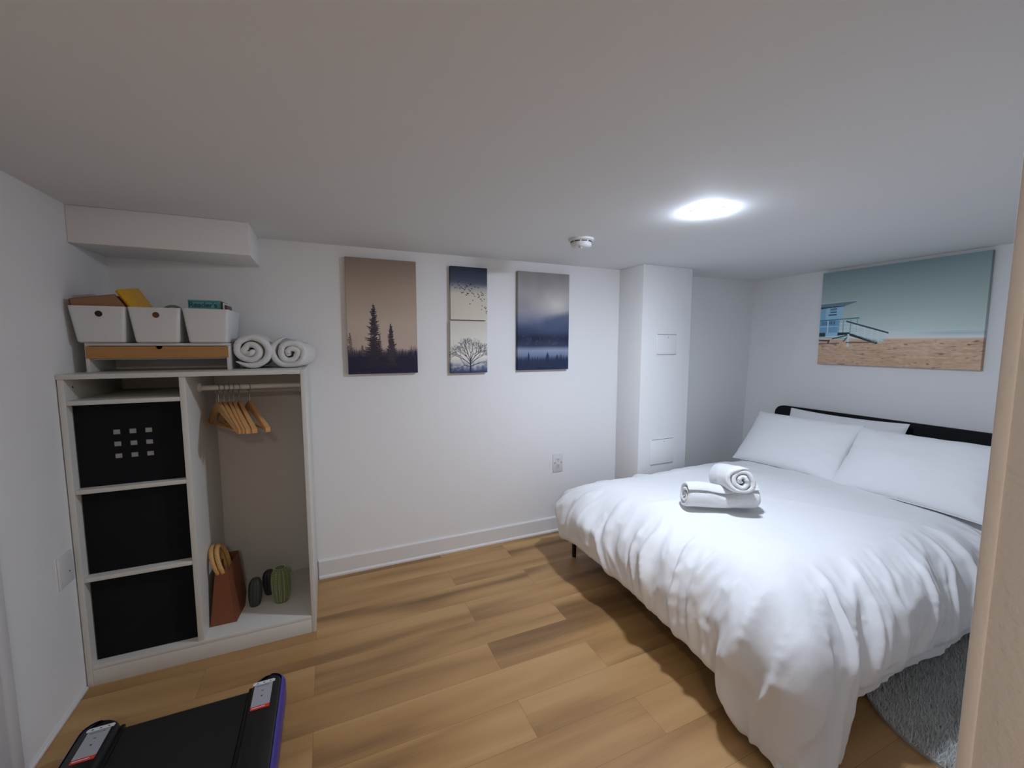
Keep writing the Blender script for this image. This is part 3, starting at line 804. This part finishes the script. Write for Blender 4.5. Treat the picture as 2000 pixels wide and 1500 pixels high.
# B: birds under a dark cloud
B = Img(.258, .350, 190, 258)
B.grad([(0, (186, 178, 164)), (.35, (182, 176, 162)), (.50, (178, 172, 160)), (.60, (146, 144, 142)), (.70, (84, 88, 100)), (.82, (64, 68, 84)), (1, (34, 38, 54))])
nb = rng_noise(21)
cloud = nb(B.u*2.2+1, B.v*5)*.5+nb(B.u*5, B.v*10)*.25
B.blend(np.clip((B.v-.62+.25*cloud)/.12, 0, 1)*np.clip((B.v-.55)/.2, 0, 1)*.4, (52, 56, 72))
r = random.Random(4)
birds = [(.05, .86), (.12, .80), (.17, .81), (.20, .93), (.22, .86), (.28, .82), (.31, .80), (.35, .79), (.38, .77), (.30, .70), (.34, .71), (.45, .84), (.43, .86), (.52, .88), (.55, .90), (.50, .77), (.53, .74), (.45, .69), (.47, .68), (.42, .65), (.58, .70), (.62, .68), (.65, .63), (.66, .84), (.75, .83), (.60, .53), (.52, .45), (.74, .68), (.78, .64), (.76, .61), (.83, .73), (.87, .70), (.85, .66), (.90, .67), (.82, .57), (.85, .53), (.92, .57), (.86, .42), (.93, .38), (.96, .36), (.84, .33), (.98, .29), (.97, .25), (.57, .80), (.40, .82), (.25, .79)]
for (bx, by) in birds:
    by = .849*by-.073; s_ = r.uniform(.016, .034); a = r.uniform(-.6, .6); ca, sa = math.cos(a), math.sin(a)
    y_ = by*B.asp*.98
    B.line(bx, y_, bx+s_*(ca), y_+s_*(sa+.6), .015, (28, 28, 36), .95, .003); B.line(bx, y_, bx-s_*ca, y_+s_*(.7-sa), .015, (28, 28, 36), .95, .003)
    B.line(bx-s_*.3, y_-s_*.3, bx+s_*.3, y_+s_*.2, .013, (28, 28, 36), .9)
canvas(B, 1.757, 1.6255, 'small canvas print of birds under a dark cloud, above the bare tree print', 'small stacked canvas prints')
# C: bare tree
C_ = Img(.261, .351, 190, 256)
C_.grad([(0, (60, 68, 92)), (.06, (96, 104, 122)), (.14, (160, 162, 164)), (.3, (196, 192, 182)), (.7, (190, 188, 180)), (1, (182, 177, 166))])
nc = rng_noise(31)
low = np.clip((.24-C_.v+.05*nc(C_.u*9, C_.v*9))/.14, 0, 1)*np.clip(.5+.9*nc(C_.u*16, C_.v*18), 0, 1)
C_.blend(low*.7, (58, 68, 98)); C_.blend(np.clip((.05-C_.v)/.04, 0, 1)*.7, (48, 54, 78))
C_.blend(np.clip(1-np.hypot((C_.u-.66)/.07, (C_.v-.12)/.09), 0, 1)*.8, (190, 186, 178))
r = random.Random(9); BR = (48, 50, 60)
def branch(x, y, a, L, w_, d):
    x1, y1 = x+L*math.cos(a), y+L*math.sin(a)
    C_.line(x, y, x1, y1, w_, BR, .95 if d > 3 else .75, w_*.72)
    if d == 0: return
    for k in range(2 if r.random() < .75 else 3):
        branch(x1, y1, a+r.uniform(-.62, .62)+(.12 if k else -.12)*1.6, L*r.uniform(.66, .88), w_*.66, d-1)
C_.line(.53, 0, .535, .34, .05, BR, 1, .030)
for (a, y0_, L) in ((1.5, .34, .17), (1.95, .32, .17), (1.15, .33, .16), (2.5, .22, .19), (.65, .24, .19), (2.85, .16, .17), (.35, .17, .16), (2.2, .28, .17), (.9, .28, .17)):
    branch(.535, y0_, a, L, .022, 5)
canvas(C_, 1.7525, 1.2655, 'small canvas print of a bare tree, below the birds print', 'small stacked canvas prints')
# D: misty valley
D_ = Img(.421, .7033, 240, 400)
D_.grad([(0, (38, 44, 66)), (.10, (44, 52, 74)), (.15, (96, 108, 130)), (.20, (118, 128, 148)), (.225, (98, 106, 126)), (.25, (50, 56, 76)), (.33, (36, 42, 60)), (.42, (58, 68, 92)), (.50, (100, 104, 122)), (.60, (128, 126, 134)), (.8, (138, 134, 134)), (1, (120, 117, 116))])
nd = rng_noise(41)
g = np.exp(-(((D_.u-.75)/.34)**2+((D_.v-.68)/.12)**2)); D_.blend(g*.75, (182, 180, 170))
edge = .52+.10*(D_.u)+.02*nd(D_.u*5, D_.v*6)
D_.blend(np.clip((edge-D_.v)/.07, 0, 1)*np.clip((D_.v-.36)/.06, 0, 1)*np.clip((D_.u-.15)/.4, 0, 1)*.75, (62, 72, 96))
D_.c += (nd(D_.u*7, D_.v*9)*4)[..., None]
D_.blend(np.clip(nd(D_.u*28, D_.v*40)-.3, 0, 1)*((D_.v > .26) & (D_.v < .36))*.5, (80, 90, 112))
r = random.Random(12)
for k in range(52):
    x = k/51+r.uniform(-.01, .01); top = .19+.075*r.random(); wd = .010+.010*r.random()
    D_.poly([(x-wd, .05), (x, top), (x+wd, .05)], (36, 44, 66), .85)
for x, top, wd in ((.205, .315, .017), (.575, .315, .026), (.77, .275, .02), (.845, .29, .012)):
    D_.poly([(x-wd*1.6, .08), (x-wd*.9, top*.8), (x, top), (x+wd*.9, top*.8), (x+wd*1.6, .08)], (36, 44, 66), .95)
canvas(D_, 2.2475, 1.2732, 'tall canvas print of a misty valley with dark firs, nearest the pillar', None)
# E: lifeguard hut on the beach (right wall)
EW, EH = .939, .7194
E_ = Img(EW, EH, 520, 400)
E_.grad([(0, (164, 138, 116)), (.10, (172, 145, 122)), (.25, (176, 150, 128)), (.272, (182, 164, 148)), (.285, (186, 192, 190)), (.31, (184, 196, 196)), (.36, (168, 182, 180)), (.55, (148, 164, 160)), (.8, (126, 143, 141)), (1, (104, 123, 124))])
ne = rng_noise(51)
E_.c += (ne(E_.u*3, E_.v*3)*4)[..., None]
sand = (E_.v < .262)
E_.c += (sand*(ne(E_.u*14, E_.v*70)*9+ne(E_.u*50, E_.v*120)*9))[..., None]
E_.blend(sand*np.clip(ne(E_.u*30, E_.v*95)-.55, 0, 1)*1.6, (92, 74, 60))
E_.blend(np.clip(1-np.abs(E_.v-.32)/.03, 0, 1)*np.clip((E_.u-.55)/.25, 0, 1)*.6, (136, 152, 160))
E_.blend(np.clip(1-np.abs(E_.v-.285)/.012, 0, 1)*np.clip((E_.u-.3)/.2, 0, 1)*.7, (206, 210, 210))
hb = (128, 164, 184); hd = (84, 118, 140); dk = (44, 54, 62); lt = (184, 206, 208)
def ey(y): return float(np.interp(y, [0, .10, .21, .345, .51, .6], [.06, .165, .262, .372, .508, .60]))
def pe(pts, c, al=1): E_.poly([(x*1.41, ey(y)) for x, y in pts], c, al)
def le(x0, y0, x1, y1, wd, c, al=1): E_.line(x0*1.41, ey(y0), x1*1.41, ey(y1), wd*1.1, c, al)
# units: picture width; hut occupies x 0..0.13
pe([(0, .372), (0, .205), (.075, .205), (.135, .372), (.135, .53), (0, .53)], hb, 0)
pe([(0, .30), (.105, .30), (.128, .47), (0, .47)], hb)
pe([(0, .30), (.028, .30), (.03, .47), (0, .47)], (104, 142, 166), .7)
pe([(0, .465), (.13, .475), (.185, .505), (.19, .517), (0, .507)], (92, 112, 120))
pe([(0, .458), (.13, .472), (.132, .478), (0, .474)], dk, .85); le(0, .51, .19, .518, .007, (140, 162, 166))
for k in range(3): le(.055, .418+.016*k, .086, .42+.016*k, .008, (46, 62, 82), .8 if k != 1 else .3)
le(.048, .392, .086, .394, .010, (46, 62, 82), .85)
pe([(0, .212), (.10, .212), (.105, .335), (0, .335)], (100, 140, 168)); pe([(.008, .29), (.04, .29), (.04, .325), (.008, .325)], (72, 104, 136), .7)
for k in range(4): le(.055+.008*k, .298, .055+.008*k, .328, .004, (34, 44, 62))
le(.045, .21, .045, .335, .006, lt); le(0, .275, .105, .275, .005, (158, 188, 200), .8)
# balcony rail
le(0, .338, .205, .352, .008, (64, 104, 116)); le(.105, .30, .20, .306, .005, lt); le(.105, .265, .20, .270, .005, lt); le(.105, .23, .20, .235, .006, lt)
for x in (.105, .128, .165, .198): le(x, .215, x, .345, .007, (104, 150, 160))
for x in (.135, .15, .175): le(x, .24, x+.012, .31, .004, lt, .8)
# deck and legs
pe([(0, .175), (.035, .175), (.035, .212), (0, .212)], dk); pe([(.09, .182), (.165, .192), (.165, .212), (.09, .212)], dk)
pe([(.035, .18), (.10, .18), (.10, .212), (.035, .212)], (128, 166, 184))
le(0, .168, .15, .158, .012, (138, 160, 162)); le(.075, .155, .16, .188, .010, (70, 84, 88)); le(.135, .13, .16, .185, .008, (70, 84, 88)); le(.158, .09, .158, .19, .014, (172, 190, 194))
le(0, .14, .055, .135, .010, (56, 58, 56)); le(.052, .112, .058, .14, .009, (60, 54, 52))
le(0, .105, .11, .112, .010, (84, 74, 72), .7); le(.15, .118, .29, .122, .008, (74, 62, 58), .8)
# ramp
le(.17, .19, .295, .118, .018, (46, 52, 60)); pe([(.165, .205), (.20, .30), (.335, .185), (.33, .118), (.29, .118)], (150, 180, 182), .55)
for k in range(4): le(.185, .215+.022*k, .325, .135+.017*k, .006, lt, .9)
for x in (.20, .235, .27, .30): le(x, .31-.55*(x-.17), x+.004, .20-.55*(x-.17), .006, (186, 206, 206), .9)
le(.145, .322, .345, .202, .010, (52, 66, 78))
le(.30, .20, .345, .16, .006, (176, 190, 182), .8)
canvas(E_, 0, 1.3055, 'wide canvas print of a pale blue lifeguard hut on a beach, above the headboard', None, axis='right', xw=XR, y0=-.6455, illum=.56)

# ================================================================== BED
t = thing('bed', (3.5, -1.13, 0), 'black bed with a rounded black headboard against the right wall', 'bed')
# headboard outline in y-z with rounded upper corners
HB0, HB1, HZ = -.350, -1.925, .932
poly = [(HB1, .30), (HB0, .30)]
for k in range(9): a = PI/2*k/8; poly.append((HB0-.07+.07*math.cos(a), HZ-.07+.07*math.sin(a)))
for k in range(9): a = PI/2+PI/2*k/8; poly.append((HB1+.07+.07*math.cos(a), HZ-.07+.07*math.sin(a)))
put(MB().prism(poly, 0, 4.592, 4.638, bev=.008), 'headboard', M_headb, t)
for y in (-.55, -1.72): put(MB().box((4.60, y-.02, 0), (4.63, y+.02, .305), .003), 'headboard_post', M_metalb, t)
mb = MB(); z0, z1 = .15, .20
put(MB().box((2.49, -1.885, z0), (4.59, -1.855, z1), .004), 'side_rail', M_metalb, t)
put(MB().box((2.49, -.415, z0), (4.59, -.385, z1), .004), 'side_rail', M_metalb, t)
put(MB().box((2.47, -1.885, z0), (2.50, -.385, z1), .004), 'end_rail', M_metalb, t)
put(MB().box((2.50, -1.15, z0), (4.59, -1.12, z1-.01), .004), 'centre_rail', M_metalb, t)
for k in range(12): put(MB().box((2.56+.17*k, -1.854, z1-.018), (2.62+.17*k, -.416, z1-.001), .002), 'slat', M_metalb, t)
for x, y in ((2.505, -.41), (2.505, -1.86), (4.52, -.41), (4.52, -1.86), (3.5, -1.135)):
    put(MB().lathe([(.014, 0), (.014, .01), (.017, z0-.0005)], c=(x, y, 0), n=18), 'leg', M_metalb, t)
t = thing('mattress', (3.5, -1.13, .20), 'white mattress under the duvet', 'mattress')
put(MB().box((2.48, -1.89, .2005), (4.585, -.38, .43), .04, seg=4), 'mattress_body', M_sheet, t)
put(MB().tube([(2.50, -1.885, .42), (4.57, -1.885, .42), (4.57, -.385, .42), (2.50, -.385, .42)], .006, 6, closed=True), 'piping', M_sheet, t)

# duvet ------------------------------------------------------------
def duvet():
    ZT = .560; XF, YNR, YFR = 2.72, -1.645, -.66      # where the slopes begin: foot, near side, far side
    LF, LN, LFAR = .600, .650, .36
    XH = 4.47
    st = .0125
    # profile by integrating a slope angle
    Ls = np.linspace(0, 1.0, 400); th = (PI/2)*np.clip(Ls/.50, 0, 1)**1.35*.98
    
    dl = Ls[1]-Ls[0]; out = np.concatenate([[0], np.cumsum(np.cos(th[:-1])*dl)]); drop = np.concatenate([[0], np.cumsum(np.sin(th[:-1])*dl)])
    a = np.arange(-LF, XH-XF+st, st); b = np.arange(-LN, (YFR-YNR)+LFAR+st, st)
    Aa, Bb = np.meshgrid(a, b, indexing='ij')
    W = YFR-YNR
    ea = np.maximum(-Aa, 0); ebn = np.maximum(-Bb, 0); ebf = np.maximum(Bb-W, 0); eb = ebn+ebf
    phi0 = np.degrees(np.arctan2(ebn, np.maximum(ea, 1e-6)))
    sm = lambda x: np.clip(x, 0, 1)**2*(3-2*np.clip(x, 0, 1))
    g_ = sm(phi0/32)*sm((90-phi0)/16)
    m_ft = 1+.10*np.exp(-np.maximum(Bb, 0)/.30)
    mcor = m_ft*(1-g_)*(1-sm((phi0-60)/30))+(1-g_)*sm((phi0-60)/30)+1.36*g_
    L = (ea**6+ebn**6+1e-12)**(1/6)*np.where(ebn > 0, np.where(ea > 0, mcor, 1), m_ft)
    L = np.where(ebf > 0, (ea**3+eb**3)**(1/3), L)
    Lhem = np.maximum(np.maximum(ea, ebn), ebf+.24)
    hyp = np.hypot(ea, eb)+1e-9
    da, db = ea/hyp, eb/hyp*np.where(ebf > 0, 1, -1)
    o_ = np.interp(L, Ls, out); dp = np.interp(L, Ls, drop)
    sq = (np.abs(da)**8+np.abs(db)**8)**.125
    cn = np.where(ebn > 0, np.clip(np.minimum(np.abs(da), np.abs(db))*1.6, 0, 1), 0)   # 1 towards the near corner
    o_ = o_/np.maximum(sq, .5)*(1+.08*cn)
    X = XF+np.maximum(Aa, 0)-da*o_; Y = YNR+np.clip(Bb, 0, W)+db*o_; Z = ZT-dp
    # gentle dome and long-range loft
    n1 = rng_noise(61); n2 = rng_noise(62); n3 = rng_noise(63)
    Z += .012*np.sin(np.clip((Aa+.2)/1.9, 0, 1)*PI)*np.sin(np.clip((Bb+.2)/1.4, 0, 1)*PI)
    Z += .008*n1(Aa*3.1, Bb*3.1)
    # perimeter coordinate
    R = .42
    phi = np.arctan2(ebn, ea)
    Wc = np.where(ea > 0, np.where(ebn > 0, -phi*R, Bb), np.where(ebn > 0, -R*PI/2-Aa, Bb))
    # far side perimeter
    Wc = np.where(ebf > 0, W+np.arctan2(ebf, np.maximum(ea, 1e-6))*R+np.maximum(Aa, 0), Wc)
    edge = np.clip((L-.10)/.40, 0, 1)
    warp = .10*n2(Wc*2.3, L*2.0)+.035*n3(Wc*7, L*5)
    near_corner = np.exp(-((Wc+.1)/.55)**2)
    w_ = Wc + warp + .45*(L-.3)*np.tanh((Wc-.1)*2.2)*np.clip(1-(Wc-.2)/1.2, .2, 1)
    def ridge(x): return (1-np.abs(np.sin(x*PI)))**1.6
    def rn(nf, x, y, pw=1.7): return np.clip(1-np.abs(2.3*nf(x, y)), 0, 1)**pw
    f = .034*rn(n1, w_*5.5, 3+L*1.2)+.022*rn(n2, w_*11, 9+L*2.2)+.009*rn(n3, w_*23, 2+L*5)+.005*rn(n1, w_*44, 12+L*9)*np.clip(.6+1.5*n2(Wc*4, 7+L*5), 0, 1)
    amp = edge**.9*(1-.72*np.clip((L-.38)/.20, 0, 1)*(1-.5*cn))*1.05
    # puckers right at the hem
    hem = np.clip((L-.50)/.12, 0, 1)
    f2 = .010*rn(n2, Wc*26, 4+0*L)*hem*.6
    disp = (f-.013)*amp*1.55+f2
    # fine crumples
    cr = n1(Aa*9+2*n2(Aa*3, Bb*3), Bb*22)*.0016+n2(Aa*24, Bb*34)*.0007
    disp += cr*(1+1.3*edge)
    # long soft creases across the top
    disp += .005*rn(n3, Aa*1.6+Bb*1.2, Bb*4+Aa*.8, 2.5)*(1-edge)
    Pm = np.stack([X, Y, Z], -1)
    du = np.gradient(Pm, axis=0); dv = np.gradient(Pm, axis=1); N = np.cross(du, dv); N /= np.linalg.norm(N, axis=-1, keepdims=True)+1e-9
    Pm = Pm+N*disp[..., None]
    # rounded, slightly tucked hem
    hm = np.clip((Lhem-.545)/.055, 0, 1)
    Pm[..., :2] -= N[..., :2]*(hm**2*.035)[..., None]
    Pm[..., 2] = np.maximum(Pm[..., 2], .03)
    Pm[..., 1] = np.minimum(Pm[..., 1], -.295)
    o = grid_mesh('duvet', Pm, M_duvet, origin=(3.3, -1.13, .5))
    md = o.modifiers.new('thick', 'SOLIDIFY'); md.thickness = .036; md.offset = -1
    md2 = o.modifiers.new('sub', 'SUBSURF'); md2.levels = 1; md2.render_levels = 1
    tag(o, 'puffy white duvet spread over the bed, hanging over its foot', 'duvet')
    return o
duvet()

def pillow(c, rot, label, Wd=.70, Hd=.47, T=.085, seed=1, group=None, name='bed_pillow'):
    t = thing(name, c, label, 'pillow', group); t.rotation_euler = rot
    n1 = rng_noise(seed); n = 72
    s_ = np.sin(np.linspace(-PI/2, PI/2, n)); Uu, Vv = np.meshgrid(s_, s_, indexing='ij')
    def side(sg):
        x = Uu*Wd/2*(1-.05*(1-np.abs(Uu)**2)*0-.045*(1-Vv**2)*np.abs(Uu)**3); y = Vv*Hd/2*(1-.07*(1-Uu**2)*np.abs(Vv)**3)
        prof = ((1-np.abs(Uu)**2.6)*(1-np.abs(Vv)**2.6)).clip(0)**.48
        z = sg*T*prof
        corner = (np.abs(Uu)**4+np.abs(Vv)**4).clip(0, 1)
        ang = np.arctan2(Vv, Uu)
        z = z + sg*(.006*n1(Uu*2.2+5, Vv*2.2)*prof + .0035*np.sin(ang*17+3*n1(Uu*2, Vv*2))*corner*prof**.5 + .0012*n1(Uu*12, Vv*16)*prof)
        return np.stack([x, y, z], -1)
    Pf, Pb = side(1), side(-1)
    V = np.concatenate([Pf.reshape(-1, 3), Pb.reshape(-1, 3)]); A_, B_ = np.meshgrid(np.arange(n-1), np.arange(n-1), indexing='ij')
    f1 = np.stack([A_*n+B_, (A_+1)*n+B_, (A_+1)*n+B_+1, A_*n+B_+1], -1).reshape(-1, 4); f2 = f1[:, ::-1]+n*n
    me = bpy.data.meshes.new('pillowcase'); me.from_pydata(V.tolist(), [], f1.tolist()+f2.tolist()); me.update()
    bm = bmesh.new(); bm.from_mesh(me); bmesh.ops.remove_doubles(bm, verts=bm.verts[:], dist=.0004); bmesh.ops.recalc_face_normals(bm, faces=bm.faces[:]); bm.to_mesh(me); bm.free()
    me.polygons.foreach_set('use_smooth', [True]*len(me.polygons)); me.materials.append(M_pillow)
    o = bpy.data.objects.new('pillowcase', me); COL.objects.link(o); o.parent = t
    # seam piping round the edge
    mb = MB(); pts = []
    for k in range(100):
        q = k/25; sd, fq = int(q), (q % 1)*2-1
        fq = math.sin(fq*PI/2)
        U1, V1 = ((fq, -1), (1, fq), (-fq, 1), (-1, -fq))[sd]
        pts.append((U1*Wd/2*(1-.045*(1-V1*V1)*abs(U1)**3), V1*Hd/2*(1-.07*(1-U1*U1)*abs(V1)**3), 0))
    mb.tube(pts, .0028, 6, closed=True); mb.build('seam', M_pillow, t)
    return t
def prot(lean, yawd=0, twist=0):
    """pillow plane: local x along -y (headboard direction), local y up the lean, local z facing the bed foot"""
    a = math.radians(lean)
    ex = Vector((0, -1, 0)); ey = Vector((math.cos(a), 0, math.sin(a))); ez = ex.cross(ey)
    m = Matrix((ex, ey, ez)).transposed()
    m = Matrix.Rotation(math.radians(yawd), 3, 'Z') @ m @ Matrix.Rotation(math.radians(twist), 3, 'Z')
    return m.to_euler()
pillow((4.13, -.82, .735), prot(48, 1, 1), 'left front white pillow leaning at the far side of the bed', .735, .475, .078, 71, 'front pillows')
pillow((4.125, -1.535, .735), prot(48, -1, 1), 'right front white pillow leaning at the near side of the bed', .74, .475, .078, 72, 'front pillows')
pillow((4.44, -.93, .730), prot(66, 0, 0), 'left rear white pillow propped against the headboard', .78, .44, .06, 73, 'rear pillows')
pillow((4.44, -1.66, .68), prot(66, 0, 0), 'right rear white pillow against the headboard, hidden by the one before it', .66, .40, .06, 74, 'rear pillows')

# towels on the bed
BZ = .586
ax = Vector((.36, -.17, 0)).normalized()
m1 = Matrix.Translation((2.755, -1.125, BZ-.004)) @ Matrix(((ax.y*-1*-1, ax.x, 0, 0), (-ax.x, ax.y, 0, 0), (0, 0, 1, 0), (0, 0, 0, 1)))
ex = Vector((ax.y, -ax.x, 0)); m1 = Matrix.Identity(4)
for i in range(3): m1[i][0] = ex[i]; m1[i][1] = ax[i]; m1[i][2] = (0, 0, 1)[i]
m1 = Matrix.Translation((2.745, -1.125, BZ-.004)) @ m1
def sag1(P_):
    y = P_[..., 1]; dip = .020*np.exp(-((y-.20)/.075)**2)*np.clip(P_[..., 2]/.1, 0, 1); P_[..., 2] -= dip; return P_
towel('rolled_towel', .071, .385, 'lower rolled white towel lying on the bed', 'rolled towels on the bed', seed=5, mtx=m1, turns=2.6, sag=sag1, flap=3.6)
ay = Vector((.50, .85, 0)).normalized()
ex = Vector((ay.y, -ay.x, 0)); tilt = math.radians(-13)
m2 = Matrix.Identity(4)
for i in range(3): m2[i][0] = ex[i]; m2[i][1] = ay[i]; m2[i][2] = (0, 0, 1)[i]
m2 = Matrix.Translation((2.925, -1.345, BZ+.112)) @ m2 @ Matrix.Rotation(tilt, 4, 'X')
towel('rolled_towel', .074, .29, 'upper rolled white towel balanced across the other on the bed', 'rolled towels on the bed', seed=6, mtx=m2, turns=2.6, flap=3.3)

# ================================================================== TREADMILL
TX0, TX1, TYF, TYB = .155, .785, -.925, -2.20
t = thing('walking_treadmill', (.47, -1.5, 0), 'flat black treadmill with blue side trim on the floor before the wardrobe', 'treadmill')
RW = .115; ZR = .128
def capsule(x0, x1, yf, yb, n=12, rad=None):
    r_ = (x1-x0)/2 if rad is None else rad; pts = []
    for k in range(n+1): a = PI/2*k/n; pts.append((x1-r_+r_*math.cos(a), yf-r_+r_*math.sin(a)))
    for k in range(n+1): a = PI/2+PI/2*k/n; pts.append((x0+r_+r_*math.cos(a), yf-r_+r_*math.sin(a)))
    pts += [(x0, yb), (x1, yb)]
    return pts
def loft(poly_fn, levels, mi=0):
    rings = [[(x, y, z) for x, y in poly_fn(i)] for i, z in levels]; N = len(rings[0]); vv = sum(rings, []); ff = [tuple(range(N))[::-1]]
    for i in range(len(rings)-1):
        for k in range(N): ff.append((i*N+k, i*N+(k+1) % N, (i+1)*N+(k+1) % N, (i+1)*N+k))
    ff.append(tuple((len(rings)-1)*N+k for k in range(N)))
    return MB().add(vv, ff, mi, True)
for sx in (0, 1):
    x0 = TX0 if sx == 0 else TX1-RW; x1 = x0+RW
    f = lambda i: capsule(x0+i, x1-i, TYF-i, TYB, 10, .052)
    put(loft(f, [(.004, .016), (0, .022), (0, .095), (.004, .115), (.010, ZR-.003), (.016, ZR)]), 'side_rail', M_rail, t)
    # outer blue trim band hugging the outside and the front curve
    pts = []
    xo = x1 if sx else x0; sgn = 1 if sx else -1
    pts.append((xo, TYB+.01))
    for k in range(11):
        a = (PI/2)*k/10*1.0; cx = xo-sgn*.052; pts.append((cx+sgn*.0525*math.cos(a), TYF-.052+.0525*math.sin(a)))
    vv, ff = [], []
    for i, (x, y) in enumerate(pts):
        nx = sgn if i == 0 else (x-(xo-sgn*.052))/.0525; ny = 0 if i == 0 else (y-(TYF-.052))/.0525
        tk = .004*(1-(i/10)**3 if i else 1)
        for (d, z) in ((-.009, .1275), (-.003, .122), (tk*.7, .112), (tk, .085), (tk, .05), (-.004, .035)): vv.append((x+nx*d, y+ny*d, z))
    for i in range(len(pts)-1):
        for q in range(5): ff.append((i*6+q, i*6+q+1, (i+1)*6+q+1, (i+1)*6+q))
    put(MB().add(vv, ff, 0, True), 'blue_trim', M_blue, t)
put(MB().box((TX0+RW-.002, TYB, .03), (TX1-RW+.002, TYF-.040, .088), .006), 'deck', M_rail, t)
mb = MB(); pts = []
xa, xb = TX0+RW+.012, TX1-RW-.012
prof = [(TYB+.01, .100)] + [(TYF-.052+.024*math.cos(PI/2-PI*k/12), .0765+.0245*math.sin(PI/2-PI*k/12)) for k in range(13)] + [(TYB+.01, .052)]
vv = []; ff = []
for (y, z) in prof: vv += [(xa, y, z), (xb, y, z)]
for k in range(len(prof)-1): ff.append((2*k, 2*k+1, 2*k+3, 2*k+2))
o = put(mb.add(vv, ff, 0, True), 'running_belt', M_belt, t)
put(MB().tube([(TX0+RW-.004, TYF-.052, .0765), (TX1-RW+.004, TYF-.052, .0765)], .0215, 18), 'end_roller', M_rail, t)
for x0, x1 in ((TX0+RW-.004, xa-.002), (xb+.002, TX1-RW+.004)):
    put(MB().box((x0, TYB, .088), (x1, TYF-.03, .106), .003), 'edge_strip', M_rail, t)
for sx in (0, 1):
    x0 = (TX0+.034) if sx == 0 else (TX1-RW+.014); w_ = .062; y1 = TYF-.040
    lab = put(MB().prism([(x0-.006, y1-.016), (x0+w_+.006, y1-.016), (x0+w_+.008, y1-.006), (x0+w_+.002, y1), (x0-.002, y1), (x0-.008, y1-.006)], 2, ZR, ZR+.0006), 'icon_strip', M_lwhite, t)
    mb = MB()
    for k in range(3):
        cx = x0+.008+k*.022; mb.add([(cx-.003, y1-.011, ZR+.0009), (cx+.003, y1-.011, ZR+.0009), (cx, y1-.004, ZR+.0009)], [(0, 1, 2)])
        mb.add([(cx+.001, y1-.012, ZR+.00085), (cx+.0055, y1-.010, ZR+.00085), (cx+.003, y1-.007, ZR+.00085)], [(0, 1, 2)])
    put(mb, 'icons', M_print, t)
    put(MB().box((x0, y1-.125, ZR), (x0+w_, y1-.018, ZR+.0005)), 'sticker', M_silver, t)
    put(MB().box((x0, y1-.141, ZR), (x0+w_, y1-.125, ZR+.00055)), 'red_bar', M_red, t)
    put(MB().box((x0+.006, y1-.026, ZR+.0005), (x0+.050, y1-.024, ZR+.0007)), 'printed_line', M_print, t)
    put(MB().box((x0+.026, y1-.052, ZR+.0005), (x0+.034, y1-.049, ZR+.0007)), 'printed_mark', M_print, t)
    put(MB().add([(x0+.026, y1-.075, ZR+.0008), (x0+.035, y1-.075, ZR+.0008), (x0+.0305, y1-.083, ZR+.0008)], [(0, 1, 2)]), 'printed_arrow', M_print, t)
    put(MB().box((x0+.004, y1-.134, ZR+.00055), (x0+.048, y1-.131, ZR+.00065)), 'printed_line', M_lwhite, t)
for x, y in ((TX0+.05, TYF-.10), (TX1-.05, TYF-.10), (TX0+.05, TYB+.1), (TX1-.05, TYB+.1)):
    put(MB().lathe([(.018, 0), (.02, .002), (.02, .018), (.001, .018)], c=(x, y, 0), n=16), 'foot', M_rail, t)

# ================================================================== RUG
t = thing('shaggy_rug', (3.6, -2.12, 0), 'grey-white shaggy rug with a curved corner beside the bed', 'rug')
RX_0, RX_1, RY_0, RY_1, RR = 2.885, 4.35, -2.52, -1.80, .36
poly = []
for (cx, cy, a0) in ((RX_1-RR*.3, RY_1-RR*.3, 0), (RX_0+RR, RY_1-RR, PI/2), (RX_0+RR*.3, RY_0+RR*.3, PI), (RX_1-RR*.3, RY_0+RR*.3, 1.5*PI)):
    rad = RR if (cx, cy) == (RX_0+RR, RY_1-RR) else RR*.3
    for k in range(13): a = a0+PI/2*k/12; poly.append((cx+rad*math.cos(a), cy+rad*math.sin(a)))
put(MB().prism(poly, 2, 0.0005, .012), 'rug_backing', M_rugb, t)
rs = np.random.RandomState(3)
npile = 46000
px_ = rs.uniform(RX_0, 4.1, npile); py_ = rs.uniform(RY_0, RY_1, npile)
ins = ~((px_ < RX_0+RR) & (py_ > RY_1-RR) & (np.hypot(px_-RX_0-RR, py_-RY_1+RR) > RR)) & ~((px_ < RX_0+RR*.3) & (py_ < RY_0+RR*.3) & (np.hypot(px_-RX_0-RR*.3, py_-RY_0-RR*.3) > RR*.3))
px_, py_ = px_[ins], py_[ins]; m_ = len(px_)
ang = rs.uniform(0, 2*PI, m_); wd = rs.uniform(.0012, .0026, m_); hh = rs.uniform(.016, .032, m_); ln = rs.uniform(.004, .018, m_); la = rs.uniform(0, 2*PI, m_)
base1 = np.stack([px_-wd*np.cos(ang), py_-wd*np.sin(ang), np.full(m_, .011)], -1); base2 = np.stack([px_+wd*np.cos(ang), py_+wd*np.sin(ang), np.full(m_, .011)], -1)
tip = np.stack([px_+ln*np.cos(la), py_+ln*np.sin(la), .011+hh], -1)
V = np.stack([base1, base2, tip], 1).reshape(-1, 3)
me = bpy.data.meshes.new('rug_pile'); me.from_pydata((V-np.array(t.location)).tolist(), [], np.arange(3*m_).reshape(-1, 3).tolist()); me.update(); me.materials.append(M_rug)
o = bpy.data.objects.new('rug_pile', me); COL.objects.link(o); o.parent = t; o['kind'] = 'stuff'
